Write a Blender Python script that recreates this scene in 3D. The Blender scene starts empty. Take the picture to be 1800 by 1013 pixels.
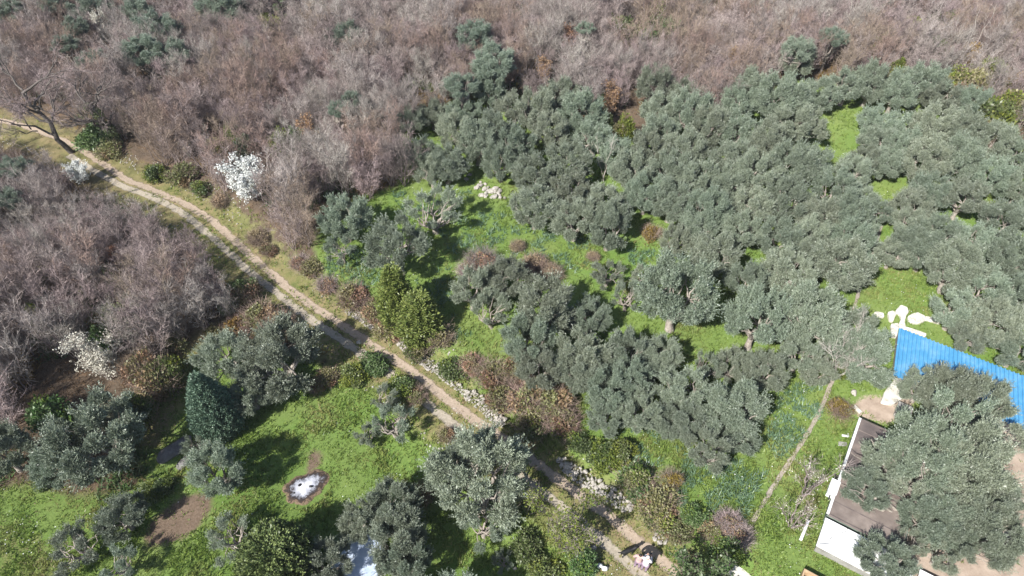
import bpy, math, random
import numpy as np
from mathutils import Vector, Matrix

rnd = random.Random(7)
R_ = np.random.default_rng(11)
C = bpy.context.scene.collection
sc = bpy.context.scene
PI = math.pi

# ------------------------------------------------------------------ camera
CAM_H, PITCH, FPX = 36.0, 46.0, 1200.0
cam = bpy.data.objects.new('camera', bpy.data.cameras.new('camera'))
C.objects.link(cam)
cam.location = (0, 0, CAM_H)
cam.rotation_euler = (math.radians(90 - PITCH), 0, 0)
cam.data.sensor_width = 36.0
cam.data.lens = 24.0
cam.data.clip_end = 4000
sc.camera = cam

# ------------------------------------------------------------------ light
SUN_AZ, SUN_EL = 42.0, 43.0       # light travels towards this azimuth (from +Y to +X)
world = bpy.data.worlds.new('World')
sc.world = world
world.use_nodes = True
wn = world.node_tree.nodes
sky = wn.new('ShaderNodeTexSky')
sky.sky_type = 'NISHITA'
sky.sun_disc = False
sky.sun_elevation = math.radians(SUN_EL)
sky.sun_rotation = math.radians(SUN_AZ + 180)
wn['Background'].inputs['Strength'].default_value = 0.088
world.node_tree.links.new(sky.outputs[0], wn['Background'].inputs['Color'])
sun = bpy.data.objects.new('sun', bpy.data.lights.new('sun', 'SUN'))
C.objects.link(sun)
sun.data.energy = 5.0
sun.data.angle = math.radians(0.5)
sun.data.color = (1.0, 0.975, 0.93)
a_, e_ = math.radians(SUN_AZ), math.radians(SUN_EL)
ld = Vector((math.sin(a_) * math.cos(e_), math.cos(a_) * math.cos(e_), -math.sin(e_)))
sun.rotation_euler = ld.to_track_quat('-Z', 'Y').to_euler()
sun.location = (-20, -30, 60)
sc.view_settings.view_transform = 'Standard'
sc.view_settings.look = 'None'
sc.view_settings.exposure = 0.78
sc.view_settings.gamma = 1.0
sc.view_settings.use_curve_mapping = False
sc.cycles.max_bounces = 5
sc.cycles.diffuse_bounces = 3
sc.cycles.glossy_bounces = 2
sc.cycles.transmission_bounces = 3
sc.cycles.transparent_max_bounces = 8

# ------------------------------------------------------------------ pixel <-> ground
cp, sp = math.cos(math.radians(90 - PITCH)), math.sin(math.radians(90 - PITCH))


def ray(px, py):
    u, v = (px - 900) / FPX, (506.5 - py) / FPX
    return np.array([u, sp + v * cp, -cp + v * sp])


def to_px(x, y, z):
    dy, dz = y, z - CAM_H
    f = dy * sp - dz * cp
    up = dy * cp + dz * sp
    return 900 + FPX * x / f, 506.5 - FPX * up / f


def flat(px, py, z=0.0):
    d = ray(px, py)
    t = (z - CAM_H) / d[2]
    return d[0] * t, d[1] * t


LTRACK = [(-90, 210), (-40, 225), (60, 248), (115, 270), (165, 300), (215, 328), (265, 345), (322, 374), (349, 397), (376, 420), (413, 454), (446, 484), (495, 521),
          (540, 558), (590, 590), (631, 618), (691, 662), (740, 702), (767, 722), (804, 753), (835, 775), (890, 815), (950, 863), (1021, 918), (1060, 952), (1110, 995),
          (1170, 1050), (1260, 1130), (1400, 1260)]
RTRACK = [(-90, 190), (-40, 203), (40, 220), (109, 246), (147, 265), (184, 290), (224, 318), (267, 333), (300, 347), (333, 362), (367, 384), (400, 411), (450, 459), (524, 521),
          (611, 578), (658, 610), (733, 658), (795, 709), (835, 740), (880, 767), (950, 820), (1048, 891), (1088, 921), (1128, 958), (1170, 990), (1240, 1045),
          (1330, 1120), (1480, 1250)]


def resample(pts, n):
    p = np.array(pts, float)
    s = np.r_[0, np.cumsum(np.linalg.norm(np.diff(p, axis=0), axis=1))]
    q = np.linspace(0, s[-1], n)
    out = np.stack([np.interp(q, s, p[:, 0]), np.interp(q, s, p[:, 1])], 1)
    for _ in range(2):
        out[1:-1] = (out[:-2] + 2 * out[1:-1] + out[2:]) / 4
    return out


LW = resample([flat(*p) for p in LTRACK], 160)
RW = resample([flat(*p) for p in RTRACK], 160)
ROAD = resample((LW + RW) / 2, 60)


def road_dist(x, y):
    """signed distance to the track's centre line: positive on the uphill (grove) side; and distance along it"""
    x, y = np.asarray(x, float), np.asarray(y, float)
    best = np.full(x.shape, 1e9)
    sgn = np.ones(x.shape)
    par = np.zeros(x.shape)
    for i in range(len(ROAD) - 1):
        a, b = ROAD[i], ROAD[i + 1]
        d = b - a
        L2 = d @ d
        t = np.clip(((x - a[0]) * d[0] + (y - a[1]) * d[1]) / L2, 0, 1)
        ex, ey = x - a[0] - t * d[0], y - a[1] - t * d[1]
        q = np.hypot(ex, ey)
        m = q < best
        best = np.where(m, q, best)
        sgn = np.where(m, np.sign(d[0] * ey - d[1] * ex), sgn)
        par = np.where(m, i + t, par)
    return best * np.where(sgn == 0, 1, sgn), par


def sstep(a, b, x):
    t = np.clip((x - a) / (b - a), 0, 1)
    return t * t * (3 - 2 * t)


def vnoise(x, y, s=1.0, seed=0):
    """smooth 2-D value noise, 0..1"""
    x, y = np.asarray(x, float) / s + 1000.0 + seed * 17.3, np.asarray(y, float) / s + 1000.0 + seed * 9.1
    xi, yi = np.floor(x), np.floor(y)
    fx, fy = x - xi, y - yi
    fx, fy = fx * fx * (3 - 2 * fx), fy * fy * (3 - 2 * fy)

    def h(i, j):
        v = np.sin(i * 127.1 + j * 311.7 + seed * 74.7) * 43758.5453
        return v - np.floor(v)
    return (h(xi, yi) * (1 - fx) + h(xi + 1, yi) * fx) * (1 - fy) + (h(xi, yi + 1) * (1 - fx) + h(xi + 1, yi + 1) * fx) * fy


# ------------------------------------------------------------------ terrain grid
coarse = np.array([95, 110, 130, 160, 200, 270, 400, 700, 1500.0])
AX = np.r_[-coarse[::-1], np.arange(-88, 88.01, 0.4), coarse]
AY = np.r_[-coarse[::-1] + 60, np.arange(-30, 8, 2.0), np.arange(8, 112.01, 0.4), coarse + 25]
GX, GY = np.meshgrid(AX, AY)
SD, SP = road_dist(GX, GY)
near = sstep(14, 30, SP)          # the bank is taller along the lower stretch of the track
GZ = (0.35 + 0.75 * near) * sstep(1.75, 3.5, SD) + 0.02 * np.clip(SD - 3, 0, 60)
GZ -= 0.45 * sstep(1.9, 4.5, -SD)
off = sstep(1.2, 3.0, np.abs(SD))
GZ += (vnoise(GX, GY, 5.0, 1) - .5) * .5 * off + (vnoise(GX, GY, 1.6, 2) - .5) * .16 * off + (vnoise(GX, GY, 0.8, 3) - .5) * .05
GZ -= 0.07 * np.exp(-((np.abs(SD) - 0.66) / 0.25) ** 2)


def H(x, y):
    x, y = np.asarray(x, float), np.asarray(y, float)
    i = np.clip(np.searchsorted(AX, x) - 1, 0, len(AX) - 2)
    j = np.clip(np.searchsorted(AY, y) - 1, 0, len(AY) - 2)
    fx = (x - AX[i]) / (AX[i + 1] - AX[i])
    fy = (y - AY[j]) / (AY[j + 1] - AY[j])
    return (GZ[j, i] * (1 - fx) + GZ[j, i + 1] * fx) * (1 - fy) + (GZ[j + 1, i] * (1 - fx) + GZ[j + 1, i + 1] * fx) * fy


def at(px, py, h=0.0):
    """world x, y, ground z of the spot whose point h metres above the ground shows at this pixel of the photograph"""
    d = ray(px, py)
    z = h
    for _ in range(10):
        t = (z - CAM_H) / d[2]
        z = float(H(d[0] * t, d[1] * t)) + h
    t = (z - CAM_H) / d[2]
    x, y = d[0] * t, d[1] * t
    return x, y, float(H(x, y))


def ppm(px, py):
    """pixels (of the 1800-wide photo) per metre at the ground there"""
    x, y, z = at(px, py)
    return FPX / (y * sp - (z - CAM_H) * cp)


# ------------------------------------------------------------------ materials
def nodes_of(name):
    m = bpy.data.materials.new(name)
    m.use_nodes = True
    nt = m.node_tree
    nt.nodes.clear()
    return m, nt, nt.nodes, nt.links


def leaf_mat(name, dark, light, back=None, trans=0.25, gloss=0.05, rough=.45, objvar=0.25, huevar=0.02, ramp=(0.1, 0.95)):
    m, nt, N, L = nodes_of(name)
    out = N.new('ShaderNodeOutputMaterial')
    geo = N.new('ShaderNodeNewGeometry')
    oi = N.new('ShaderNodeObjectInfo')
    cr = N.new('ShaderNodeValToRGB')
    cr.color_ramp.elements[0].position, cr.color_ramp.elements[1].position = ramp
    cr.color_ramp.elements[0].color = (*dark, 1)
    cr.color_ramp.elements[1].color = (*light, 1)
    L.new(geo.outputs['Random Per Island'], cr.inputs[0])
    col = cr.outputs[0]
    if back:
        mx = N.new('ShaderNodeMix'); mx.data_type = 'RGBA'
        L.new(geo.outputs['Backfacing'], mx.inputs['Factor'])
        L.new(col, mx.inputs['A']); mx.inputs['B'].default_value = (*back, 1)
        col = mx.outputs['Result']
    hsv = N.new('ShaderNodeHueSaturation')
    mr = N.new('ShaderNodeMapRange'); mr.inputs['To Min'].default_value = 1 - objvar; mr.inputs['To Max'].default_value = 1 + objvar
    L.new(oi.outputs['Random'], mr.inputs['Value']); L.new(mr.outputs[0], hsv.inputs['Value'])
    mh = N.new('ShaderNodeMapRange'); mh.inputs['To Min'].default_value = .5 - huevar; mh.inputs['To Max'].default_value = .5 + huevar
    mul = N.new('ShaderNodeMath'); mul.operation = 'MULTIPLY'; mul.inputs[1].default_value = 7.31
    fr = N.new('ShaderNodeMath'); fr.operation = 'FRACT'
    L.new(oi.outputs['Random'], mul.inputs[0]); L.new(mul.outputs[0], fr.inputs[0]); L.new(fr.outputs[0], mh.inputs['Value'])
    L.new(mh.outputs[0], hsv.inputs['Hue'])
    L.new(col, hsv.inputs['Color'])
    d = N.new('ShaderNodeBsdfDiffuse'); L.new(hsv.outputs[0], d.inputs['Color'])
    sh = d.outputs[0]
    if trans:
        t = N.new('ShaderNodeBsdfTranslucent'); L.new(hsv.outputs[0], t.inputs['Color'])
        ms = N.new('ShaderNodeMixShader'); ms.inputs[0].default_value = trans
        L.new(sh, ms.inputs[1]); L.new(t.outputs[0], ms.inputs[2]); sh = ms.outputs[0]
    if gloss:
        g = N.new('ShaderNodeBsdfGlossy'); g.inputs['Roughness'].default_value = rough
        ms = N.new('ShaderNodeMixShader'); ms.inputs[0].default_value = gloss
        L.new(sh, ms.inputs[1]); L.new(g.outputs[0], ms.inputs[2]); sh = ms.outputs[0]
    L.new(sh, out.inputs['Surface'])
    return m


def noise_mat(name, stops, scale=3.0, rough=.85, detail=6, bump=0.0, bscale=None, spec=.3, dist=0.0):
    m, nt, N, L = nodes_of(name)
    out = N.new('ShaderNodeOutputMaterial')
    b = N.new('ShaderNodeBsdfPrincipled')
    b.inputs['Roughness'].default_value = rough
    b.inputs['Specular IOR Level'].default_value = spec
    tc = N.new('ShaderNodeTexCoord')
    oi = N.new('ShaderNodeObjectInfo')
    ad = N.new('ShaderNodeVectorMath'); ad.operation = 'ADD'
    sc_ = N.new('ShaderNodeVectorMath'); sc_.operation = 'SCALE'; sc_.inputs['Scale'].default_value = 1.0
    L.new(tc.outputs['Object'], ad.inputs[0])
    cmb = N.new('ShaderNodeMath'); cmb.operation = 'MULTIPLY'; cmb.inputs[1].default_value = 50
    L.new(oi.outputs['Random'], cmb.inputs[0]); L.new(cmb.outputs[0], ad.inputs[1])
    n = N.new('ShaderNodeTexNoise'); n.inputs['Scale'].default_value = scale; n.inputs['Detail'].default_value = detail
    n.inputs['Roughness'].default_value = .62; n.inputs['Distortion'].default_value = dist
    L.new(ad.outputs[0], n.inputs['Vector'])
    cr = N.new('ShaderNodeValToRGB')
    while len(cr.color_ramp.elements) < len(stops):
        cr.color_ramp.elements.new(.5)
    for e, (p, c) in zip(cr.color_ramp.elements, stops):
        e.position = p; e.color = (*c, 1)
    L.new(n.outputs['Fac'], cr.inputs[0])
    L.new(cr.outputs[0], b.inputs['Base Color'])
    if bump:
        n2 = N.new('ShaderNodeTexNoise'); n2.inputs['Scale'].default_value = bscale or scale * 5; n2.inputs['Detail'].default_value = 5
        L.new(ad.outputs[0], n2.inputs['Vector'])
        bp = N.new('ShaderNodeBump'); bp.inputs['Strength'].default_value = bump; bp.inputs['Distance'].default_value = .05
        L.new(n2.outputs['Fac'], bp.inputs['Height']); L.new(bp.outputs[0], b.inputs['Normal'])
    L.new(b.outputs[0], out.inputs['Surface'])
    return m


M = {}
M['olive'] = leaf_mat('olive_leaf', (.10, .130, .082), (.275, .318, .222), back=(.265, .305, .228), trans=.14, gloss=.08, objvar=.21, huevar=.028)
M['oak'] = leaf_mat('evergreen_leaf', (.10, .14, .10), (.24, .30, .215), back=(.24, .28, .215), trans=.15, gloss=.06, objvar=.2)
M['cypress'] = leaf_mat('cypress_leaf', (.075, .125, .08), (.24, .335, .235), trans=.08, gloss=.04, objvar=.05)
M['juniper'] = leaf_mat('juniper_leaf', (.075, .105, .035), (.23, .27, .10), trans=.1, gloss=.04, objvar=.08)
M['juniper_y'] = leaf_mat('golden_juniper_leaf', (.11, .15, .035), (.28, .31, .09), trans=.15, gloss=.04, objvar=.08)
M['green'] = leaf_mat('shrub_leaf', (.055, .10, .025), (.15, .22, .07), back=(.16, .2, .09), trans=.3, gloss=.04, objvar=.3, huevar=.03)
M['lime'] = leaf_mat('fresh_leaf', (.10, .15, .03), (.25, .30, .06), trans=.35, gloss=.03, objvar=.15, huevar=.02)
M['pale'] = leaf_mat('pale_leaf', (.15, .19, .12), (.30, .34, .24), trans=.25, gloss=.03, objvar=.1)
M['bramble'] = leaf_mat('bramble_leaf', (.13, .14, .05), (.29, .28, .11), back=(.25, .24, .13), trans=.25, gloss=.03, objvar=.2, huevar=.025)
M['redleaf'] = leaf_mat('bramble_red_leaf', (.19, .12, .07), (.38, .26, .155), trans=.25, gloss=.03, objvar=.2)
M['rust'] = leaf_mat('dry_leaf', (.30, .16, .08), (.52, .34, .22), trans=.3, gloss=.02, objvar=.12)
M['ochre'] = leaf_mat('ochre_leaf', (.17, .11, .03), (.33, .23, .06), trans=.3, gloss=.02, objvar=.1)
M['petal'] = leaf_mat('white_petal', (.62, .64, .60), (.84, .85, .82), trans=.2, gloss=.0, objvar=.04, huevar=0)
M['cream'] = leaf_mat('cream_petal', (.50, .48, .40), (.75, .72, .62), trans=.2, gloss=.0, objvar=.05, huevar=0)
M['twig'] = leaf_mat('bare_twig', (.175, .140, .131), (.43, .352, .33), trans=0, gloss=.0, objvar=.28, huevar=.022)
M['twig_g'] = leaf_mat('grey_twig', (.20, .175, .155), (.48, .43, .39), trans=0, gloss=.0, objvar=.22, huevar=.02)
M['twig_r'] = leaf_mat('reddish_twig', (.19, .14, .115), (.39, .30, .24), trans=0, gloss=.0, objvar=.15, huevar=.02)
M['twig_w'] = leaf_mat('pale_twig', (.34, .31, .27), (.56, .52, .46), trans=0, gloss=.0, objvar=.1)
M['straw'] = leaf_mat('straw', (.26, .20, .12), (.44, .35, .24), trans=.2, gloss=0, objvar=.1)
M['grass'] = leaf_mat('grass_blade', (.095, .165, .03), (.28, .37, .085), trans=.3, gloss=.03, objvar=0, huevar=0)
def drift(m, other, scale=.3, lo=.42, hi=.62):
    """patches of another tint, by place"""
    nt = m.node_tree; N, L = nt.nodes, nt.links
    hsv = next(n for n in N if n.type == 'HUE_SAT')
    src_ = hsv.inputs['Color'].links[0].from_socket
    geo = N.new('ShaderNodeNewGeometry')
    n = N.new('ShaderNodeTexNoise'); n.inputs['Scale'].default_value = scale; n.inputs['Detail'].default_value = 6; n.inputs['Roughness'].default_value = .65
    L.new(geo.outputs['Position'], n.inputs['Vector'])
    mr = N.new('ShaderNodeMapRange'); mr.inputs['From Min'].default_value = lo; mr.inputs['From Max'].default_value = hi
    L.new(n.outputs['Fac'], mr.inputs['Value'])
    mx = N.new('ShaderNodeMix'); mx.data_type = 'RGBA'
    L.new(mr.outputs[0], mx.inputs['Factor']); L.new(src_, mx.inputs['A']); mx.inputs['B'].default_value = (*other, 1)
    L.new(mx.outputs['Result'], hsv.inputs['Color'])


drift(M['grass'], (.30, .28, .11), .35, .47, .70)
M['weed'] = leaf_mat('weed_blade', (.085, .165, .085), (.24, .35, .22), trans=.25, gloss=.06, objvar=0, huevar=0)
M['litter'] = leaf_mat('litter', (.08, .055, .035), (.26, .17, .10), trans=.1, gloss=0, objvar=0, huevar=0)
M['bark'] = noise_mat('olive_bark', [(.3, (.16, .135, .115)), (.7, (.44, .39, .335))], 6, .9, bump=.5)
M['bark_d'] = noise_mat('dark_bark', [(.3, (.055, .047, .04)), (.7, (.16, .14, .125))], 5, .9, bump=.5)
M['bark_b'] = noise_mat('sapling_bark', [(.3, (.15, .115, .105)), (.7, (.34, .28, .26))], 5, .9)
M['bark_w'] = noise_mat('dead_wood', [(.3, (.38, .33, .28)), (.7, (.62, .57, .50))], 5, .9)
M['stone'] = noise_mat('limestone', [(.25, (.22, .195, .17)), (.5, (.38, .35, .31)), (.75, (.56, .53, .48))], 4, .9, bump=.4)
M['slab'] = noise_mat('white_limestone_slab', [(.25, (.36, .32, .26)), (.45, (.58, .55, .48)), (.75, (.74, .72, .67))], 2.6, .85, bump=.6)
M['rock'] = noise_mat('grey_rock', [(.3, (.10, .092, .088)), (.7, (.25, .235, .225))], 2.2, .9, bump=.6)


# ------------------------------------------------------------------ mesh helpers
def mesh_np(name, V, F, mats, midx=None, smooth=False):
    """V (n,3), F list of (m,k) index arrays (any k), one mesh"""
    if isinstance(F, np.ndarray):
        F = [F]
    F = [f for f in F if len(f)]
    me = bpy.data.meshes.new(name)
    V = np.asarray(V, np.float32)
    me.vertices.add(len(V))
    me.vertices.foreach_set('co', V.ravel())
    li = np.concatenate([f.ravel() for f in F]).astype(np.int32)
    tot = np.concatenate([np.full(len(f), f.shape[1], np.int32) for f in F])
    me.loops.add(len(li))
    me.loops.foreach_set('vertex_index', li)
    me.polygons.add(len(tot))
    st = np.r_[0, np.cumsum(tot)[:-1]].astype(np.int32)
    me.polygons.foreach_set('loop_start', st)
    if midx is not None:
        me.polygons.foreach_set('material_index', np.asarray(midx, np.int32))
    me.polygons.foreach_set('use_smooth', np.full(len(tot), smooth))
    for m in mats:
        me.materials.append(m)
    me.update(calc_edges=True)
    me.validate()
    return me


class Geo:
    """collects vertices and faces with a material slot each"""
    def __init__(s):
        s.V, s.F, s.I, s.n = [], [], [], 0

    def add(s, V, F, slot=0):
        V, F = np.asarray(V, float).reshape(-1, 3), np.asarray(F, np.int64)
        if not len(V):
            return
        s.V.append(V); s.F.append(F + s.n); s.I.append(np.full(len(F), slot)); s.n += len(V)

    def mesh(s, name, mats, smooth=False):
        return mesh_np(name, np.concatenate(s.V), s.F, mats, np.concatenate(s.I), smooth)


def unit(v):
    v = np.asarray(v, float)
    return v / (np.linalg.norm(v, axis=-1, keepdims=True) + 1e-9)


def rdirs(rng, n):
    return unit(rng.normal(size=(n, 3)))


def sprigs(rng, P, D, L, W):
    """n flat pointed leaves as diamonds"""
    n = len(P)
    L, W = np.broadcast_to(L, (n,))[:, None], np.broadcast_to(W, (n,))[:, None]
    N = unit(np.cross(D, rdirs(rng, n)))
    V = np.stack([P, P + D * L * .55 + N * W * .5, P + D * L, P + D * L * .55 - N * W * .5], 1).reshape(-1, 3)
    return V, np.arange(4 * n).reshape(n, 4)


def spikes(rng, P, D, L, W):
    """n thin tapering twigs, one triangle each"""
    n = len(P)
    L, W = np.broadcast_to(L, (n,))[:, None], np.broadcast_to(W, (n,))[:, None]
    N = unit(np.cross(D, rdirs(rng, n)))
    V = np.stack([P - N * W * .5, P + N * W * .5, P + D * L], 1).reshape(-1, 3)
    return V, np.arange(3 * n).reshape(n, 3)


def tube(path, rad, sides=6, cap=True):
    path = np.asarray(path, float)
    n = len(path)
    rad = np.broadcast_to(rad, (n,))
    T = unit(np.gradient(path, axis=0))
    ref = np.array([1., 0, 0]) if abs(T[0][0]) < .8 else np.array([0, 1., 0])
    A = unit(np.cross(T, ref)); B = np.cross(T, A)
    th = np.arange(sides) * 2 * PI / sides
    V = path[:, None] + rad[:, None, None] * (np.cos(th)[None, :, None] * A[:, None] + np.sin(th)[None, :, None] * B[:, None])
    F = []
    for i in range(n - 1):
        for k in range(sides):
            k2 = (k + 1) % sides
            F.append((i * sides + k, i * sides + k2, (i + 1) * sides + k2, (i + 1) * sides + k))
    return V.reshape(-1, 3), np.array(F)


def bent(rng, a, b, n=5, wob=.1):
    a, b = np.asarray(a, float), np.asarray(b, float)
    t = np.linspace(0, 1, n)[:, None]
    p = a + (b - a) * t
    L = np.linalg.norm(b - a)
    p[1:-1] += rng.normal(size=(n - 2, 3)) * wob * L
    return p


# ------------------------------------------------------------------ scene objects
def tagit(o, label=None, cat=None, group=None, kind=None):
    if label: o['label'] = label
    if cat: o['category'] = cat
    if group: o['group'] = group
    if kind: o['kind'] = kind
    return o


def obj(name, me, parent=None, loc=None):
    o = bpy.data.objects.new(name, me)
    C.objects.link(o)
    if parent is not None: o.parent = parent
    if loc is not None: o.location = loc
    return o


def thing(name, label, cat, loc=(0, 0, 0), rz=0.0, scale=1.0, group=None, parts=()):
    """an Empty at the thing's base; parts = [(part name, mesh), ...] sharing mesh data between copies"""
    o = bpy.data.objects.new(name, None)
    o.empty_display_size = .3
    C.objects.link(o)
    o.location = loc
    o.rotation_euler = (0, 0, rz)
    o.scale = (scale,) * 3 if not hasattr(scale, '__len__') else scale
    tagit(o, label, cat, group)
    for n, me in parts:
        obj(n, me, o)
    return o


# ================================================================== SETTING
def in_poly(px, py, poly):
    px, py = np.asarray(px, float), np.asarray(py, float)
    c = np.zeros(px.shape, bool)
    n = len(poly)
    for i in range(n):
        x1, y1 = poly[i]; x2, y2 = poly[(i + 1) % n]
        if y1 == y2:
            continue
        m = ((y1 > py) != (y2 > py)) & (px < (x2 - x1) * (py - y1) / (y2 - y1) + x1)
        c ^= m
    return c


def ground_poly(poly):
    """a region outlined on the photograph, as an outline on the ground"""
    return [at(*p)[:2] for p in poly]


def blur(a, k):
    for _ in range(k):
        a[1:-1, 1:-1] = (a[1:-1, 1:-1] * 2 + a[:-2, 1:-1] + a[2:, 1:-1] + a[1:-1, :-2] + a[1:-1, 2:]) / 6
    return a


GROVE = [(556, 400), (640, 345), (700, 330), (705, 230), (850, 150), (1000, 200), (1060, 250), (1110, 240), (1300, 180), (1400, 140), (1700, 180), (1730, 240), (1800, 260), (2000, 260), (2000, 1200),
         (1330, 1100), (1140, 950), (1030, 870), (930, 795), (860, 735), (780, 660), (700, 590), (600, 520), (556, 480)]
LAWN = [(-120, 1200), (-120, 880), (60, 850), (130, 880), (255, 860), (240, 720), (300, 640), (400, 600), (560, 640), (640, 650), (750, 760), (800, 790), (930, 900), (1000, 960), (1060, 1013), (1200, 1150)]
DRY = [(215, 720), (250, 660), (330, 590), (420, 545), (520, 545), (560, 600), (420, 590), (340, 640), (330, 700), (300, 780), (240, 800)]
DRY2 = [(0, 900), (150, 960), (160, 1100), (-60, 1100)]
SOIL = [(250, 950), (275, 905), (330, 870), (372, 870), (370, 905), (330, 945), (262, 968)]
SOIL2 = [(532, 832), (540, 800), (556, 786), (566, 800), (558, 818), (548, 834), (552, 842), (530, 846)]
YARD = [(1555, 1013), (1560, 940), (1575, 870), (1610, 790), (1700, 750), (1790, 750), (1900, 760), (2000, 1200), (1650, 1200)]
YARD2 = [(1505, 732), (1500, 714), (1522, 694), (1550, 702), (1600, 690), (1612, 712), (1560, 745)]
ORANGE = [(1375, 90), (1420, 85), (1420, 110), (1380, 120)]
def mask(*polys, k=3):
    a = np.zeros(GX.shape)
    for p in polys:
        a = np.maximum(a, in_poly(GX, GY, ground_poly(p)).astype(float))
    return blur(a, k)


m_lush = np.maximum(mask(GROVE, k=4), mask(LAWN, k=4))
m_dry = np.maximum(mask(DRY, k=5), .55 * mask(DRY2, k=5))
verge = np.exp(-(np.abs(SD) / 2.9) ** 4)
m_dry = np.maximum(m_dry, verge * .8)
m_lush = np.maximum(m_lush, verge * .55 * (.1 + .9 * sstep(12, 24, SP)))
m_soil = np.maximum(mask(SOIL, k=2), mask(SOIL2, k=1))
m_dry = np.maximum(m_dry, .5 * blur(m_soil.copy(), 2))
m_yard = mask(YARD, YARD2, k=2)

nx, ny = len(AX), len(AY)
V = np.stack([GX, GY, GZ], -1).reshape(-1, 3)
ii = (np.arange(ny - 1)[:, None] * nx + np.arange(nx - 1)[None]).ravel()
F = np.stack([ii, ii + 1, ii + nx + 1, ii + nx], 1)
me = mesh_np('ground', V, F, [], smooth=True)
ca = me.color_attributes.new('zones', 'FLOAT_COLOR', 'POINT')
ca.data.foreach_set('color', np.stack([m_lush, m_dry, m_soil, m_yard], -1).astype(np.float32).ravel())
ground = tagit(obj('ground', me), kind='structure')


def ground_mat():
    m, nt, N, L = nodes_of('ground')
    out = N.new('ShaderNodeOutputMaterial')
    b = N.new('ShaderNodeBsdfDiffuse')
    b.inputs['Roughness'].default_value = .3
    at_ = N.new('ShaderNodeAttribute'); at_.attribute_name = 'zones'
    sep = N.new('ShaderNodeSeparateColor')
    L.new(at_.outputs['Color'], sep.inputs[0])
    tc = N.new('ShaderNodeTexCoord')

    def noise(scale, detail=5, rough=.6):
        n = N.new('ShaderNodeTexNoise'); n.inputs['Scale'].default_value = scale; n.inputs['Detail'].default_value = detail
        n.inputs['Roughness'].default_value = rough
        L.new(tc.outputs['Object'], n.inputs['Vector'])
        return n.outputs['Fac']

    def ramp(fac, stops):
        cr = N.new('ShaderNodeValToRGB')
        while len(cr.color_ramp.elements) < len(stops):
            cr.color_ramp.elements.new(.5)
        for e, (p, c) in zip(cr.color_ramp.elements, stops):
            e.position = p; e.color = (*c, 1)
        L.new(fac, cr.inputs[0])
        return cr.outputs[0]

    def mix(f, a, c):
        mx = N.new('ShaderNodeMix'); mx.data_type = 'RGBA'
        L.new(f, mx.inputs['Factor']); L.new(a, mx.inputs['A']); L.new(c, mx.inputs['B'])
        return mx.outputs['Result']

    def soft(mask_, n, lo, hi):
        ad = N.new('ShaderNodeMath'); ad.operation = 'ADD'
        L.new(mask_, ad.inputs[0]); L.new(n, ad.inputs[1])
        mr = N.new('ShaderNodeMapRange'); mr.inputs['From Min'].default_value = lo; mr.inputs['From Max'].default_value = hi
        L.new(ad.outputs[0], mr.inputs['Value'])
        return mr.outputs[0]

    n_fine, n_mid, n_big = noise(9, 6, .7), noise(1.3, 5), noise(.22, 4)
    litter = mix(n_big, ramp(n_mid, [(.3, (.075, .055, .042)), (.55, (.15, .105, .075)), (.75, (.21, .12, .06))]),
                 ramp(n_fine, [(.3, (.06, .055, .035)), (.7, (.17, .13, .10))]))
    lush = mix(n_mid, ramp(n_fine, [(.3, (.07, .12, .025)), (.7, (.19, .25, .07))]), ramp(n_big, [(.35, (.11, .20, .045)), (.65, (.20, .25, .085))]))
    dry = mix(n_fine, ramp(n_mid, [(.35, (.12, .14, .045)), (.65, (.27, .21, .12))]), ramp(n_big, [(.4, (.17, .18, .06)), (.6, (.28, .22, .12))]))
    soil = ramp(n_fine, [(.3, (.10, .072, .05)), (.7, (.21, .155, .115))])
    yard = ramp(n_mid, [(.3, (.24, .185, .145)), (.5, (.34, .27, .215)), (.7, (.42, .34, .275))])
    col = mix(soft(sep.outputs[0], n_mid, .7, 1.15), litter, lush)
    col = mix(soft(sep.outputs[1], n_mid, .85, 1.35), col, dry)
    n_rag = noise(2.6, 8, .75)
    col = mix(soft(sep.outputs[2], n_rag, .75, 1.15), col, soil)
    col = mix(soft(at_.outputs['Alpha'], n_fine, .8, 1.05), col, yard)
    L.new(col, b.inputs['Color'])
    bp = N.new('ShaderNodeBump'); bp.inputs['Strength'].default_value = .7; bp.inputs['Distance'].default_value = .08
    L.new(n_fine, bp.inputs['Height']); L.new(bp.outputs[0], b.inputs['Normal'])
    L.new(b.outputs[0], out.inputs['Surface'])
    return m


me.materials.append(ground_mat())


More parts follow.
